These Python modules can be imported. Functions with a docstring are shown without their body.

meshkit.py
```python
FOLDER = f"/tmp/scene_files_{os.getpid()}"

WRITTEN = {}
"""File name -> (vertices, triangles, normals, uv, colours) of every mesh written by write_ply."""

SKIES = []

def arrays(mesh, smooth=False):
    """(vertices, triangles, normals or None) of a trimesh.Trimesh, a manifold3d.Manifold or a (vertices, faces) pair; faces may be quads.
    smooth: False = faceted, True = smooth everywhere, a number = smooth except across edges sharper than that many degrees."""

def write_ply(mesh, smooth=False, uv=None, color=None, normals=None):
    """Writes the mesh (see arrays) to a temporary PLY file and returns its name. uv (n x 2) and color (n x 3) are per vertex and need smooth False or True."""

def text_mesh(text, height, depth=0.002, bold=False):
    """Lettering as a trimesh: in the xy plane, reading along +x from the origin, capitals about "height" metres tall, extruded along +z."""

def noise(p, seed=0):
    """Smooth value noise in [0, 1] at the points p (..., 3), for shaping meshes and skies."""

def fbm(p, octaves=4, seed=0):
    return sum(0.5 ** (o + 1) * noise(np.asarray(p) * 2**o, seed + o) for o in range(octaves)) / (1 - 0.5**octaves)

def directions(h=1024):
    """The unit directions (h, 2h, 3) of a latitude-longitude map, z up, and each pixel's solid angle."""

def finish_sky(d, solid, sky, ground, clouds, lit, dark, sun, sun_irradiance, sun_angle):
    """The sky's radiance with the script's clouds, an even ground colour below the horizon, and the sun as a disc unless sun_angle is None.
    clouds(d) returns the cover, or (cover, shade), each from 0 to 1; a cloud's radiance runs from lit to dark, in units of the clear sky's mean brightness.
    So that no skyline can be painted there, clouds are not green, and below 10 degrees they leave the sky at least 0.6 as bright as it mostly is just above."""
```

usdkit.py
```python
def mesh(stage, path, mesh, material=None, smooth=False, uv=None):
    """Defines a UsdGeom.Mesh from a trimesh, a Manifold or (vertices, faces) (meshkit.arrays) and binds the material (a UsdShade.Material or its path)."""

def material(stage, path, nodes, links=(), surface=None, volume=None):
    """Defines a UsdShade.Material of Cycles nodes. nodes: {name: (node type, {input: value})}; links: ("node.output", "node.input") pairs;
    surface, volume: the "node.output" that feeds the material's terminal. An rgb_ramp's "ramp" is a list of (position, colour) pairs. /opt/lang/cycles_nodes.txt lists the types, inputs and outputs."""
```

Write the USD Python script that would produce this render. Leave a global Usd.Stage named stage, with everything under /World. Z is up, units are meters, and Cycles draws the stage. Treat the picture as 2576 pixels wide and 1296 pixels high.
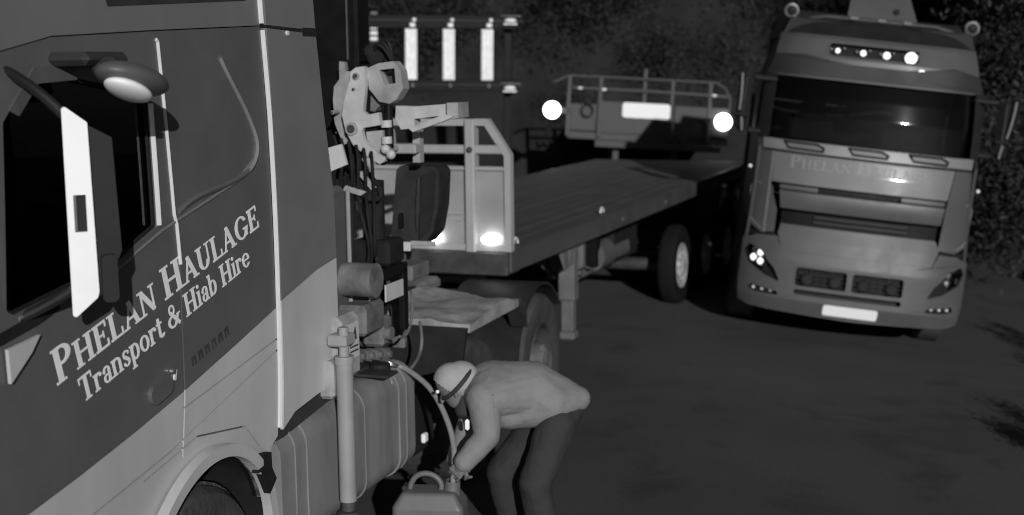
import math, random
import numpy as np, trimesh, manifold3d as m3
from shapely.geometry import Polygon, LineString, Point, box as sbox
from shapely.ops import unary_union
from shapely import affinity
import usdkit, meshkit
from pxr import Usd, UsdGeom, UsdLux, UsdShade, Gf, Sdf, Vt

random.seed(7); rng = np.random.default_rng(7)
stage = Usd.Stage.CreateInMemory()
UsdGeom.SetStageUpAxis(stage, 'Z'); UsdGeom.SetStageMetersPerUnit(stage, 1.0)
UsdGeom.Xform.Define(stage, '/World')

# ------------------------------------------------------------------ camera
CAM_H = 2.83
cam = UsdGeom.Camera.Define(stage, '/World/camera')
cam.CreateHorizontalApertureAttr(36.0); cam.CreateVerticalApertureAttr(18.11)
cam.CreateFocalLengthAttr(36.0 * 3387 / 2575)
cam.CreateClippingRangeAttr((0.05, 500.0))
cam.CreateFStopAttr(1.8); cam.CreateFocusDistanceAttr(6.2)
R_, U_, F_ = (np.array(v) for v in ([0.999928, -0.00168636, -0.01188063], [0.01199971, 0.14052314, 0.99000467], [0, 0.99007596, -0.14053326]))
cm = Gf.Matrix4d(1)
for i, v in enumerate((R_, U_, -F_)):
    cm.SetRow(i, Gf.Vec4d(*v.tolist(), 0))
cm.SetRow(3, Gf.Vec4d(0, 0, CAM_H, 1))
cam.AddTransformOp().Set(cm)
cam.CreateExposureAttr(0.45)

# ------------------------------------------------------------------ light: night, seen by a monochrome camera
SUN_AZ, SUN_EL = math.radians(11.0), math.radians(16.0)      # towards the light, measured from -Y to +X
to_sun = np.array([math.sin(SUN_AZ) * math.cos(SUN_EL), -math.cos(SUN_AZ) * math.cos(SUN_EL), math.sin(SUN_EL)])
usdkit.material(stage, '/World/Looks/night_sky', {
    's': ('sky_texture', {'sky_type': 'single_scattering', 'sun_disc': False, 'sun_elevation': SUN_EL, 'sun_rotation': math.atan2(to_sun[0], to_sun[1])}),
    'g': ('hsv', {'saturation': 0.0, 'value': 1.0, 'fac': 1.0}),
    'b': ('background_shader', {'strength': 0.009})}, [('s.color', 'g.color'), ('g.color', 'b.color')], surface='b.background')
dome = UsdLux.DomeLight.Define(stage, '/World/sky'); dome.GetPrim().SetCustomDataByKey('kind', 'structure')
UsdShade.MaterialBindingAPI.Apply(dome.GetPrim()).Bind(UsdShade.Material.Get(stage, '/World/Looks/night_sky'))
sun = UsdLux.DistantLight.Define(stage, '/World/key_light')
sun.CreateNormalizeAttr(True); sun.CreateIntensityAttr(0.5); sun.CreateAngleAttr(0.5); sun.CreateColorAttr((1, 1, 1))
z_ax = to_sun / np.linalg.norm(to_sun); x_ax = np.cross([0, 0, 1.0], z_ax); x_ax /= np.linalg.norm(x_ax); y_ax = np.cross(z_ax, x_ax)
sm = Gf.Matrix4d(1)
for i, v in enumerate((x_ax, y_ax, z_ax)):
    sm.SetRow(i, Gf.Vec4d(*v.tolist(), 0))
sun.AddTransformOp().Set(sm)

# ------------------------------------------------------------------ materials
MAT = {}
def mat(name, c, rough=0.5, var=0.12, scale=3.0, bump=0.0, bscale=60.0, metallic=0.0, spec=0.5, coat=0.0, streak=False, emit=0.0):
    n = {'tc': ('texture_coordinate', {}), 'p': ('principled_bsdf', {'roughness': rough, 'metallic': metallic, 'specular_ior_level': spec, 'coat_weight': coat, 'coat_roughness': 0.08})}
    l = []
    if var > 0:
        n['mp'] = ('mapping', {'scale': (scale, scale, scale * (0.25 if streak else 1.0)), 'mapping_type': 'point'})
        n['nz'] = ('noise_texture', {'dimensions': '3D', 'scale': 1.0, 'detail': 6.0, 'roughness': 0.62})
        lo, hi = c * (1 - var), c * (1 + var)
        n['r'] = ('rgb_ramp', {'ramp': [(0.3, (lo, lo, lo)), (0.7, (hi, hi, hi))]})
        l += [('tc.object', 'mp.vector'), ('mp.vector', 'nz.vector'), ('nz.fac', 'r.fac'), ('r.color', 'p.base_color')]
        n['rr'] = ('map_range', {'from_min': 0.3, 'from_max': 0.7, 'to_min': max(0.02, rough - 0.08), 'to_max': min(1, rough + 0.1)})
        l += [('nz.fac', 'rr.value'), ('rr.result', 'p.roughness')]
    else:
        n['p'][1]['base_color'] = (c, c, c)
    if bump > 0:
        n['bn'] = ('noise_texture', {'dimensions': '3D', 'scale': bscale, 'detail': 4.0})
        n['b'] = ('bump', {'strength': bump, 'distance': 0.02})
        l += [('tc.object', 'bn.vector'), ('bn.fac', 'b.height'), ('b.normal', 'p.normal')]
    if emit > 0:
        n['p'][1]['emission_strength'] = emit; n['p'][1]['emission_color'] = (1, 1, 1)
    MAT[name] = usdkit.material(stage, '/World/Looks/' + name, n, l, surface='p.BSDF')

mat('near_dark_paint', 0.115, 0.42, 0.16, 1.6, coat=0.2)
mat('near_light_paint', 0.52, 0.42, 0.16, 1.6, coat=0.2, streak=True)
mat('roof_paint', 0.175, 0.42, 0.10, 2.0)  # lit copy of the cab's dark paint, for the roof side
mat('fairing_paint', 0.175, 0.45, 0.12, 2.0)
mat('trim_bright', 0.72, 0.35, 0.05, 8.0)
mat('lettering', 0.95, 0.5, 0.06, 20.0)
mat('white_paint', 0.93, 0.45, 0.05, 4.0)
mat('black_rubber', 0.018, 0.7, 0.25, 9.0, bump=0.2, bscale=40, spec=0.15)
mat('tyre', 0.062, 0.8, 0.25, 7.0, bump=0.3, bscale=40, spec=0.15)
mat('tank_plastic', 0.03, 0.6, 0.4, 6.0, spec=0.2)
mat('rim_paint', 0.36, 0.5, 0.3, 9.0)
mat('curtain', 0.13, 0.85, 0.4, 5.0, streak=True)
mat('worn_tyre', 0.012, 0.85, 0.2, 8.0, spec=0.08)  # near-black rubber for the trailer's near wheels
mat('black_plastic', 0.022, 0.5, 0.2, 6.0, spec=0.15)
mat('dark_plastic', 0.042, 0.5, 0.25, 5.0, spec=0.15)
mat('grey_plastic', 0.10, 0.5, 0.15, 6.0)
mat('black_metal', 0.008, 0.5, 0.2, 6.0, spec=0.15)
mat('dark_steel', 0.05, 0.55, 0.35, 6.0, bump=0.15, bscale=30)
mat('grimy_steel', 0.14, 0.6, 0.45, 7.0, bump=0.2, bscale=35)
mat('tank_metal', 0.22, 0.42, 0.22, 5.0, streak=True)
mat('tread_plate', 0.29, 0.7, 0.4, 6.0, bump=0.25, bscale=25, spec=0.2)
mat('pole_paint', 0.29, 0.5, 0.12, 4.0)
mat('crane_paint', 0.33, 0.55, 0.28, 6.0)
mat('crane_paint_bright', 0.48, 0.55, 0.2, 6.0)
mat('chrome', 0.75, 0.18, 0.0, metallic=1.0)
mat('dull_chrome', 0.6, 0.34, 0.15, 9.0, metallic=0.9)
mat('headboard_paint', 0.29, 0.5, 0.10, 3.0)
mat('headboard_post', 0.36, 0.5, 0.10, 3.0)
mat('deck_wood', 0.07, 0.75, 0.25, 4.0, bump=0.4, bscale=20)
mat('rave_paint', 0.068, 0.5, 0.2, 3.0)
mat('leg_paint', 0.13, 0.5, 0.2, 5.0)
mat('far_board', 0.055, 0.6, 0.2, 3.0)
mat('far_rail', 0.065, 0.6, 0.15, 3.0)
mat('reflector', 0.95, 0.5, 0.0)
mat('cab_grey', 0.088, 0.42, 0.10, 2.0, spec=0.4)
mat('cab_mid', 0.036, 0.55, 0.12, 2.0, spec=0.25)
mat('cab_silver', 0.15, 0.45, 0.10, 2.5, spec=0.35, coat=0.6)
mat('cab_silver_light', 0.20, 0.35, 0.08, 2.5)
mat('faded_lettering', 0.20, 0.5, 0.1, 5.0)
mat('ribbed_white', 0.9, 0.5, 0.15, 12.0)
mat('jacket', 0.215, 0.75, 0.10, 7.0, bump=0.25, bscale=16)
mat('trousers', 0.03, 0.85, 0.25, 8.0, bump=0.25, bscale=20)
mat('cap_cloth', 0.36, 0.85, 0.08, 20.0, bump=0.2, bscale=120)
mat('strap_cloth', 0.03, 0.8, 0.1, 10.0)
mat('skin', 0.16, 0.55, 0.08, 20.0)
mat('leather', 0.03, 0.5, 0.2, 20.0)
mat('can_plastic', 0.135, 0.5, 0.12, 7.0)
mat('hose_rubber', 0.24, 0.45, 0.10, 20.0)
mat('seat_cloth', 0.09, 0.85, 0.2, 20.0)
mat('paper', 0.55, 0.6, 0.05, 9.0)
mat('trunk_bark', 0.03, 0.9, 0.3, 9.0)
mat('earth', 0.024, 0.95, 0.45, 1.1, bump=0.3, bscale=4, spec=0.1)  # bank colour darkened to stand for light fading with distance
mat('lit_lens', 0.9, 0.3, 0.0, emit=6.0)
mat('lit_lens_small', 0.9, 0.3, 0.0, emit=1.4)  # weak glow used for lamp glints and the visor marker

def glass(name, tint, rough=0.02):
    MAT[name] = usdkit.material(stage, '/World/Looks/' + name, {
        'f': ('fresnel', {'IOR': 1.5}), 't': ('transparent_bsdf', {'color': (tint, tint, tint)}),
        'g': ('glossy_bsdf', {'color': (1, 1, 1), 'roughness': rough}), 'm': ('mix_closure', {})},
        [('f.fac', 'm.fac'), ('t.BSDF', 'm.closure1'), ('g.BSDF', 'm.closure2')], surface='m.closure')
glass('window_glass', 0.8); glass('lamp_glass', 0.95, 0.04); glass('windscreen_glass', 0.45, 0.035)

# ground: worn tarmac with oil stains and damp patches
usdkit.material(stage, '/World/Looks/yard_tarmac', {
    'tc': ('geometry', {}), 'n1': ('noise_texture', {'scale': 0.45, 'detail': 7.0, 'roughness': 0.6}),
    'n2': ('noise_texture', {'scale': 55.0, 'detail': 4.0}), 'n3': ('noise_texture', {'scale': 1.7, 'detail': 3.0, 'distortion': 0.6}),
    'r1': ('rgb_ramp', {'ramp': [(0.3, (0.068,) * 3), (0.55, (0.086,) * 3), (0.75, (0.098,) * 3)]}),
    'r3': ('rgb_ramp', {'ramp': [(0.25, (0.72,) * 3), (0.45, (1.0,) * 3), (1.0, (1.0,) * 3)]}),
    'r2': ('rgb_ramp', {'ramp': [(0.3, (0.86,) * 3), (0.7, (1.12,) * 3)]}),
    'm1': ('mix_color', {'blend_type': 'multiply', 'fac': 1.0}), 'm2': ('mix_color', {'blend_type': 'multiply', 'fac': 1.0}),
    'b': ('bump', {'strength': 0.35, 'distance': 0.01}), 'p': ('principled_bsdf', {'roughness': 0.82, 'specular_ior_level': 0.3})},
    [('tc.position', 'n1.vector'), ('tc.position', 'n2.vector'), ('tc.position', 'n3.vector'), ('n1.fac', 'r1.fac'), ('n2.fac', 'r2.fac'), ('n3.fac', 'r3.fac'),
     ('r1.color', 'm1.a'), ('r2.color', 'm1.b'), ('m1.result', 'm2.a'), ('r3.color', 'm2.b'), ('m2.result', 'p.base_color'), ('n2.fac', 'b.height'), ('b.normal', 'p.normal')], surface='p.BSDF')
MAT['yard_tarmac'] = UsdShade.Material.Get(stage, '/World/Looks/yard_tarmac')
usdkit.material(stage, '/World/Looks/leaf', {
    'o': ('object_info', {}), 'r': ('rgb_ramp', {'ramp': [(0, (0.032,) * 3), (1, (0.052,) * 3)]}),
    'd': ('principled_bsdf', {'roughness': 0.6}), 't': ('translucent_bsdf', {'color': (0.03,) * 3}), 'm': ('mix_closure', {'fac': 0.35})},
    [('o.random', 'r.fac'), ('r.color', 'd.base_color'), ('d.BSDF', 'm.closure1'), ('t.BSDF', 'm.closure2')], surface='m.closure')
MAT['leaf'] = UsdShade.Material.Get(stage, '/World/Looks/leaf')  # leaf colour kept dark in place of light falling off with distance

# ------------------------------------------------------------------ scene helpers
def P_(x):
    return x if isinstance(x, str) else str(x.GetPath())
def numbered(parent, name):
    p, k = f'{parent}/{name}', 0
    while stage.GetPrimAtPath(p):
        k += 1; p = f'{parent}/{name}_{k:03d}'
    return p
def tag(prim, label=None, cat=None, group=None, kind=None):
    for k, v in (('label', label), ('category', cat), ('group', group), ('kind', kind)):
        if v: prim.SetCustomDataByKey(k, v)
    return prim
def obj(name, mesh, m, parent='/World', smooth=35, label=None):
    p = usdkit.mesh(stage, numbered(P_(parent), name), mesh, MAT[m] if isinstance(m, str) else m, smooth=smooth).GetPrim()
    return tag(p, label)
def thing(name, label, cat, M=None, group=None, parent='/World'):
    x = UsdGeom.Xform.Define(stage, numbered(parent, name))
    if M is not None:
        g = Gf.Matrix4d(1)
        for i in range(4):
            g.SetRow(i, Gf.Vec4d(*[float(M[j][i]) for j in range(4)]))
        x.AddTransformOp().Set(g)
    return tag(x.GetPrim(), label, cat, group)
def sub(name, parent, label=None):
    return tag(UsdGeom.Xform.Define(stage, numbered(P_(parent), name)).GetPrim(), label)
def frame(o, ex, ey, ez):
    M = np.eye(4); M[:3, 0], M[:3, 1], M[:3, 2], M[:3, 3] = ex, ey, ez, o
    return M
def heading(x, y, a, z=0):       # local x runs away along the vehicle, local y to its far side
    return frame((x, y, z), (math.sin(a), math.cos(a), 0), (-math.cos(a), math.sin(a), 0), (0, 0, 1))

# ------------------------------------------------------------------ mesh helpers
cat_ = trimesh.util.concatenate
def rbox(x0, x1, y0, y1, z0, z1, r=0.008):
    r = min(r, (x1 - x0) / 2.01, (y1 - y0) / 2.01, (z1 - z0) / 2.01)
    pts = []
    for sx, a in ((1, x0), (-1, x1)):
        for sy, b in ((1, y0), (-1, y1)):
            for sz, c in ((1, z0), (-1, z1)):
                pts += [(a, b + sy * r, c + sz * r), (a + sx * r, b, c + sz * r), (a + sx * r, b + sy * r, c)]
    return trimesh.convex.convex_hull(np.array(pts))
def hull(pts):
    return trimesh.convex.convex_hull(np.asarray(pts, float))
def cyl(a, b, r, r2=None, n=20):
    a, b = np.asarray(a, float), np.asarray(b, float); r2 = r if r2 is None else r2
    t = (b - a) / np.linalg.norm(b - a); s = np.cross(t, [0, 0, 1.0] if abs(t[2]) < 0.9 else [1.0, 0, 0]); s /= np.linalg.norm(s); q = np.cross(t, s)
    an = np.arange(n) * 2 * np.pi / n; ring = np.cos(an)[:, None] * s + np.sin(an)[:, None] * q
    v = np.vstack([a + ring * r, b + ring * r2, a, b]); f = []
    for i in range(n):
        j = (i + 1) % n; f += [(i, n + i, n + j), (i, n + j, j), (2 * n, i, j), (2 * n + 1, n + j, n + i)]
    m = trimesh.Trimesh(v, f, process=False); m.fix_normals(); return m
def smooth_path(pts, n=40):
    from scipy.interpolate import CubicSpline
    p = np.asarray(pts, float); d = np.r_[0, np.cumsum(np.linalg.norm(np.diff(p, axis=0), axis=1))]
    return CubicSpline(d, p)(np.linspace(0, d[-1], n))
def tube(pts, r, n=10):
    p = np.asarray(pts, float); t = np.gradient(p, axis=0); t /= np.linalg.norm(t, axis=1, keepdims=True) + 1e-12
    s = np.cross(t[0], [0, 0, 1.0] if abs(t[0][2]) < 0.9 else [1.0, 0, 0]); s /= np.linalg.norm(s)
    V = []; an = np.arange(n) * 2 * np.pi / n; rr = np.broadcast_to(r, len(p))
    for i in range(len(p)):
        s = s - t[i] * (s @ t[i]); s /= np.linalg.norm(s); q = np.cross(t[i], s)
        V.append(p[i] + rr[i] * (np.cos(an)[:, None] * s + np.sin(an)[:, None] * q))
    v = np.vstack(V + [p[:1], p[-1:]]); f = []; L = len(p)
    for i in range(L - 1):
        for k in range(n):
            a, b, c, d = i * n + k, i * n + (k + 1) % n, (i + 1) * n + (k + 1) % n, (i + 1) * n + k
            f += [(a, b, c), (a, c, d)]
    for k in range(n):
        f += [(L * n, (k + 1) % n, k), (L * n + 1, (L - 1) * n + k, (L - 1) * n + (k + 1) % n)]
    return trimesh.Trimesh(v, f, process=False)
def lathe(prof, c, axis, n=40, arc=None):
    """profile (r, h) turned about axis through c."""
    axis = np.asarray(axis, float); axis /= np.linalg.norm(axis)
    s = np.cross(axis, [0, 0, 1.0] if abs(axis[2]) < 0.9 else [1.0, 0, 0]); s /= np.linalg.norm(s); q = np.cross(axis, s)
    an = np.arange(n) * 2 * np.pi / n; V = []
    for r, h in prof:
        V.append(np.asarray(c) + axis * h + r * (np.cos(an)[:, None] * s + np.sin(an)[:, None] * q))
    v = np.vstack(V); f = []
    for i in range(len(prof) - 1):
        for k in range(n):
            a, b, d, e = i * n + k, i * n + (k + 1) % n, (i + 1) * n + (k + 1) % n, (i + 1) * n + k
            f += [(a, b, d), (a, d, e)]
    m = trimesh.Trimesh(v, f, process=False); m.merge_vertices(); m.update_faces(m.nondegenerate_faces()); m.fix_normals(); return m
def polys(g):
    return [g] if g.geom_type == 'Polygon' else [p for p in getattr(g, 'geoms', []) if p.geom_type == 'Polygon' and p.area > 1e-6]
def sheet(poly, thick, fmap=None, edge=None):
    """2D polygon (a, b) given a thickness t in 0..thick, subdivided, mapped by fmap(a, b, t) -> xyz."""
    out = []
    for p in polys(poly if not isinstance(poly, (list, tuple)) else Polygon(poly)):
        m = trimesh.creation.extrude_polygon(p, thick)
        if edge:
            v, f = trimesh.remesh.subdivide_to_size(m.vertices, m.faces, edge, max_iter=12)
            m = trimesh.Trimesh(v, f); m.merge_vertices()
        v = m.vertices
        if fmap is not None:
            m = trimesh.Trimesh(fmap(v[:, 0], v[:, 1], v[:, 2]), m.faces, process=False)
            if m.volume < 0: m.invert()
        out.append(m)
    return cat_(out)
def plate_xz(poly, y0, y1, edge=None):   # in the local x-z plane, from y0 to y1
    return sheet(poly, abs(y1 - y0), lambda a, b, t: np.stack([a, min(y0, y1) + t, b], 1), edge)
def plate_yz(poly, x0, x1):
    return sheet(poly, abs(x1 - x0), lambda a, b, t: np.stack([min(x0, x1) + t, a, b], 1))
def plate_xy(poly, z0, z1):
    return sheet(poly, abs(z1 - z0), lambda a, b, t: np.stack([a, b, min(z0, z1) + t], 1))
def rrect(x0, x1, z0, z1, r=0.03):
    return sbox(x0 + r, z0 + r, x1 - r, z1 - r).buffer(r, 6)
def ball(c, r, sub_=2, sc=(1, 1, 1)):
    m = trimesh.creation.icosphere(sub_, 1.0); m.vertices = m.vertices * np.array(sc) * r + np.array(c); return m

# ------------------------------------------------------------------ serif lettering
def glyph(ch):
    """Serif letters as polygons, capital height 1; returns (shape, advance)."""
    T, t, s = 0.20, 0.085, 0.07
    B = lambda x0, y0, x1, y1: sbox(x0, y0, x1, y1)
    V = lambda x, y0, y1, w=T: B(x - w / 2, y0, x + w / 2, y1)
    def ser(x, y, w=0.40):
        return B(x - w / 2, y, x + w / 2, y + s)
    def el(cx, cy, rx, ry): return affinity.scale(Point(cx, cy).buffer(1, 24), rx, ry, origin=(cx, cy))
    def ring(cx, cy, rx, ry, wx, wy): return el(cx, cy, rx, ry).difference(el(cx, cy, rx - wx, ry - wy))
    D = lambda a, b, w: LineString([a, b]).buffer(w / 2, cap_style=2)
    U = unary_union; X = 0.68
    if ch == 'P': return U([V(.2, 0, 1), ser(.2, 0), B(.02, 1 - s, .4, 1), ring(.38, .73, .36, .27, T * .95, t).intersection(B(.3, 0, 2, 2)), B(.2, .46, .4, .46 + t), B(.2, 1 - t, .4, 1)]), .82
    if ch == 'H': return U([V(.2, 0, 1), V(.78, 0, 1), B(.2, .46, .78, .46 + t), ser(.2, 0), ser(.78, 0), ser(.2, 1 - s), ser(.78, 1 - s)]), 1.02
    if ch == 'E': return U([V(.2, 0, 1), B(.02, 0, .74, t), B(.02, 1 - t, .72, 1), B(.2, .47, .55, .47 + t), B(.66, 0, .74, .27), B(.65, .75, .72, 1), B(.5, .38, .56, .64)]), .82
    if ch == 'L': return U([V(.2, 0, 1), B(.02, 0, .72, t), ser(.2, 1 - s), B(.65, 0, .72, .3)]), .78
    if ch == 'A': return U([D((.16, 0), (.47, 1), t), D((.42, 1), (.80, 0), T), B(.26, .3, .68, .3 + t), ser(.14, 0, .32), ser(.80, 0, .38)]).intersection(B(-1, 0, 3, 1)), .98
    if ch == 'N': return U([V(.17, 0, 1, t), V(.80, 0, 1, t), D((.15, 1), (.80, 0), T), ser(.17, 0, .32), ser(.80, 1 - s, .32), B(-.02, 1 - s, .25, 1)]).intersection(B(-1, 0, 3, 1)), 1.0
    if ch == 'U': return U([V(.2, .3, 1), V(.76, .3, 1, t), ring(.45, .32, .35, .32, T, t).intersection(B(-1, -1, 2, .34)), ser(.2, 1 - s), ser(.76, 1 - s, .3)]), .98
    if ch == 'G': return U([ring(.5, .5, .46, .5, T, t).difference(B(.62, .42, 2, .72)), V(.80, .06, .42, .17), ser(.78, .38, .38)]), 1.02
    if ch == 'T': return U([V(.42, 0, 1), ser(.42, 0), B(.02, 1 - t, .82, 1), B(.02, .73, .08, 1), B(.76, .73, .82, 1)]), .86
    if ch == '&': return U([ring(.42, .76, .22, .24, .1, t), ring(.38, .27, .36, .27, .17, t), D((.3, .68), (.86, .02), .17), D((.7, .22), (.86, .48), t), B(.7, .44, .98, .5)]), 1.02
    if ch == 'r': return U([V(.16, 0, X, .16), ser(.16, 0, .32), B(.02, X - s, .16, X), ring(.36, X - .2, .2, .2, .1, .09).intersection(B(.2, X - .17, 2, 2)), el(.46, X - .13, .08, .08)]), .58
    if ch == 'a': return U([V(.44, 0, X - .15, .15), ring(.3, X - .2, .22, .2, .12, .08).intersection(B(-1, X - .2, 2, 2)), el(.13, X - .2, .075, .075), ring(.27, .18, .22, .19, .13, .07), B(.44, 0, .6, s)]), .62
    if ch == 'n': return U([V(.16, 0, X, .16), V(.56, 0, X - .2, .16), ser(.16, 0, .3), ser(.56, 0, .3), B(.02, X - s, .16, X), ring(.36, X - .22, .28, .22, .16, .09).intersection(B(.16, X - .22, 2, 2))]), .74
    if ch == 's': return U([ring(.27, X - .18, .2, .18, .09, .08).difference(B(.27, 0, 2, X - .2)), ring(.27, .18, .22, .18, .11, .08).difference(B(-1, .2, .27, 2)), D((.12, X - .22), (.42, .22), .15), el(.44, X - .12, .05, .06), el(.1, .12, .05, .06)]), .54
    if ch == 'p': return U([V(.16, -.3, X, .16), ser(.16, -.3, .32), B(.02, X - s, .16, X), ring(.36, X / 2, .29, X / 2, .16, .08)]), .72
    if ch == 'o': return ring(.34, X / 2, .32, X / 2, .16, .08), .70
    if ch == 't': return U([V(.2, .08, .88, .16), B(.02, X - .08, .42, X), ring(.32, .15, .2, .15, .16, .08).intersection(B(-1, -1, 2, .15))]), .48
    if ch == 'i': return U([V(.17, 0, X, .16), ser(.17, 0, .32), B(.02, X - s, .17, X), el(.16, .88, .09, .09)]), .36
    if ch == 'b': return U([V(.16, 0, 1, .16), B(.0, 1 - s, .16, 1), ring(.36, X / 2, .29, X / 2, .16, .08)]), .72
    if ch == 'e': return U([ring(.34, X / 2, .32, X / 2, .16, .08).difference(B(.36, .17, 2, X / 2 - .01)), B(.1, X / 2 - .01, .6, X / 2 + .06)]), .68
    return None, .38
def layout(text, caps, small):
    """[(shape, ...)] of a line set in capitals of height caps, with lower capitals of height small where marked by ^."""
    out, x, big = [], 0.0, True
    for ch in text:
        if ch == '^': big = False; continue
        if ch == ' ': x += 0.36 * caps; big = True; continue
        g, adv = glyph(ch); h = caps if big else small
        out.append(affinity.translate(affinity.scale(g, h, h, origin=(0, 0)), x, 0)); x += adv * h
    return out, x

# ------------------------------------------------------------------ the setting
def ground_z(x, y):
    s = np.maximum(0, np.asarray(x, float) - 1.2)
    return -0.118 * (s - 0.3 * (1 - np.exp(-s / 0.3))) * np.clip(1.0, 0, 1) * np.where(x > 9, 1, 1)
xs = np.r_[np.linspace(-60, -8, 14)[:-1], np.linspace(-8, 9, 86), np.linspace(9, 40, 12)[1:]]
ys = np.r_[np.linspace(-20, 1, 10)[:-1], np.linspace(1, 26, 100), np.linspace(26, 80, 14)[1:]]
gx, gy = np.meshgrid(xs, ys, indexing='ij')
gz = ground_z(np.minimum(gx, 9.0), gy)
gz = gz + 0.012 * (meshkit.fbm(np.stack([gx.ravel() * .5, gy.ravel() * .5, 0 * gx.ravel()], 1)).reshape(gx.shape) if hasattr(meshkit, 'fbm') else 0) - 0.004
n0, n1 = gx.shape
idx = np.arange(n0 * n1).reshape(n0, n1)
q = np.stack([idx[:-1, :-1], idx[1:, :-1], idx[1:, 1:], idx[:-1, 1:]], -1).reshape(-1, 4)
g = obj('ground', (np.stack([gx, gy, gz], -1).reshape(-1, 3), q), 'yard_tarmac', smooth=True); tag(g, 'worn dark tarmac of the lorry yard', 'ground', kind='structure')

def bank(name, path, prof, label):
    """earth bank swept along a path: profile (out, height)."""
    p = smooth_path(path, 60); t = np.gradient(p, axis=0); t /= np.linalg.norm(t, axis=1, keepdims=True); nrm = np.stack([t[:, 1], -t[:, 0]], 1)
    V = []
    for i in range(len(p)):
        for k, (o, h) in enumerate(prof):
            n = meshkit.noise(np.array([[p[i, 0] * .7, p[i, 1] * .7, k * .9]])) if hasattr(meshkit, 'noise') else [0]
            V.append((p[i, 0] - nrm[i, 0] * o, p[i, 1] - nrm[i, 1] * o, h + 0.22 * float(np.ravel(n)[0]) * (k > 0)))
    m = len(prof); idx = np.arange(len(V)).reshape(-1, m)
    q = np.stack([idx[:-1, :-1], idx[1:, :-1], idx[1:, 1:], idx[:-1, 1:]], -1).reshape(-1, 4)
    o = obj(name, (np.array(V), q), 'earth', smooth=True); tag(o, label, 'earth bank', kind='structure')
bank('back_bank', [(-16, 25.5), (-6, 24.6), (2, 24.2), (8, 23.0), (14, 20.0)], [(0, -1.4), (.25, .6), (.7, 1.6), (1.2, 2.4), (1.9, 4.4), (3, 5.8), (9, 6.2), (40, 6.5)], 'dark rough earth bank closing the yard behind the trailers')
bank('side_bank', [(10.5, 24.0), (9.0, 20.0), (8.0, 16.0), (8.0, 11.0), (8.6, 4.0)], [(0, -2.0), (.3, -.7), (.8, .0), (1.5, .7), (2.2, 1.2), (3.2, 1.6), (30, 2.2)], 'dark overgrown bank along the right edge of the yard')

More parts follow.
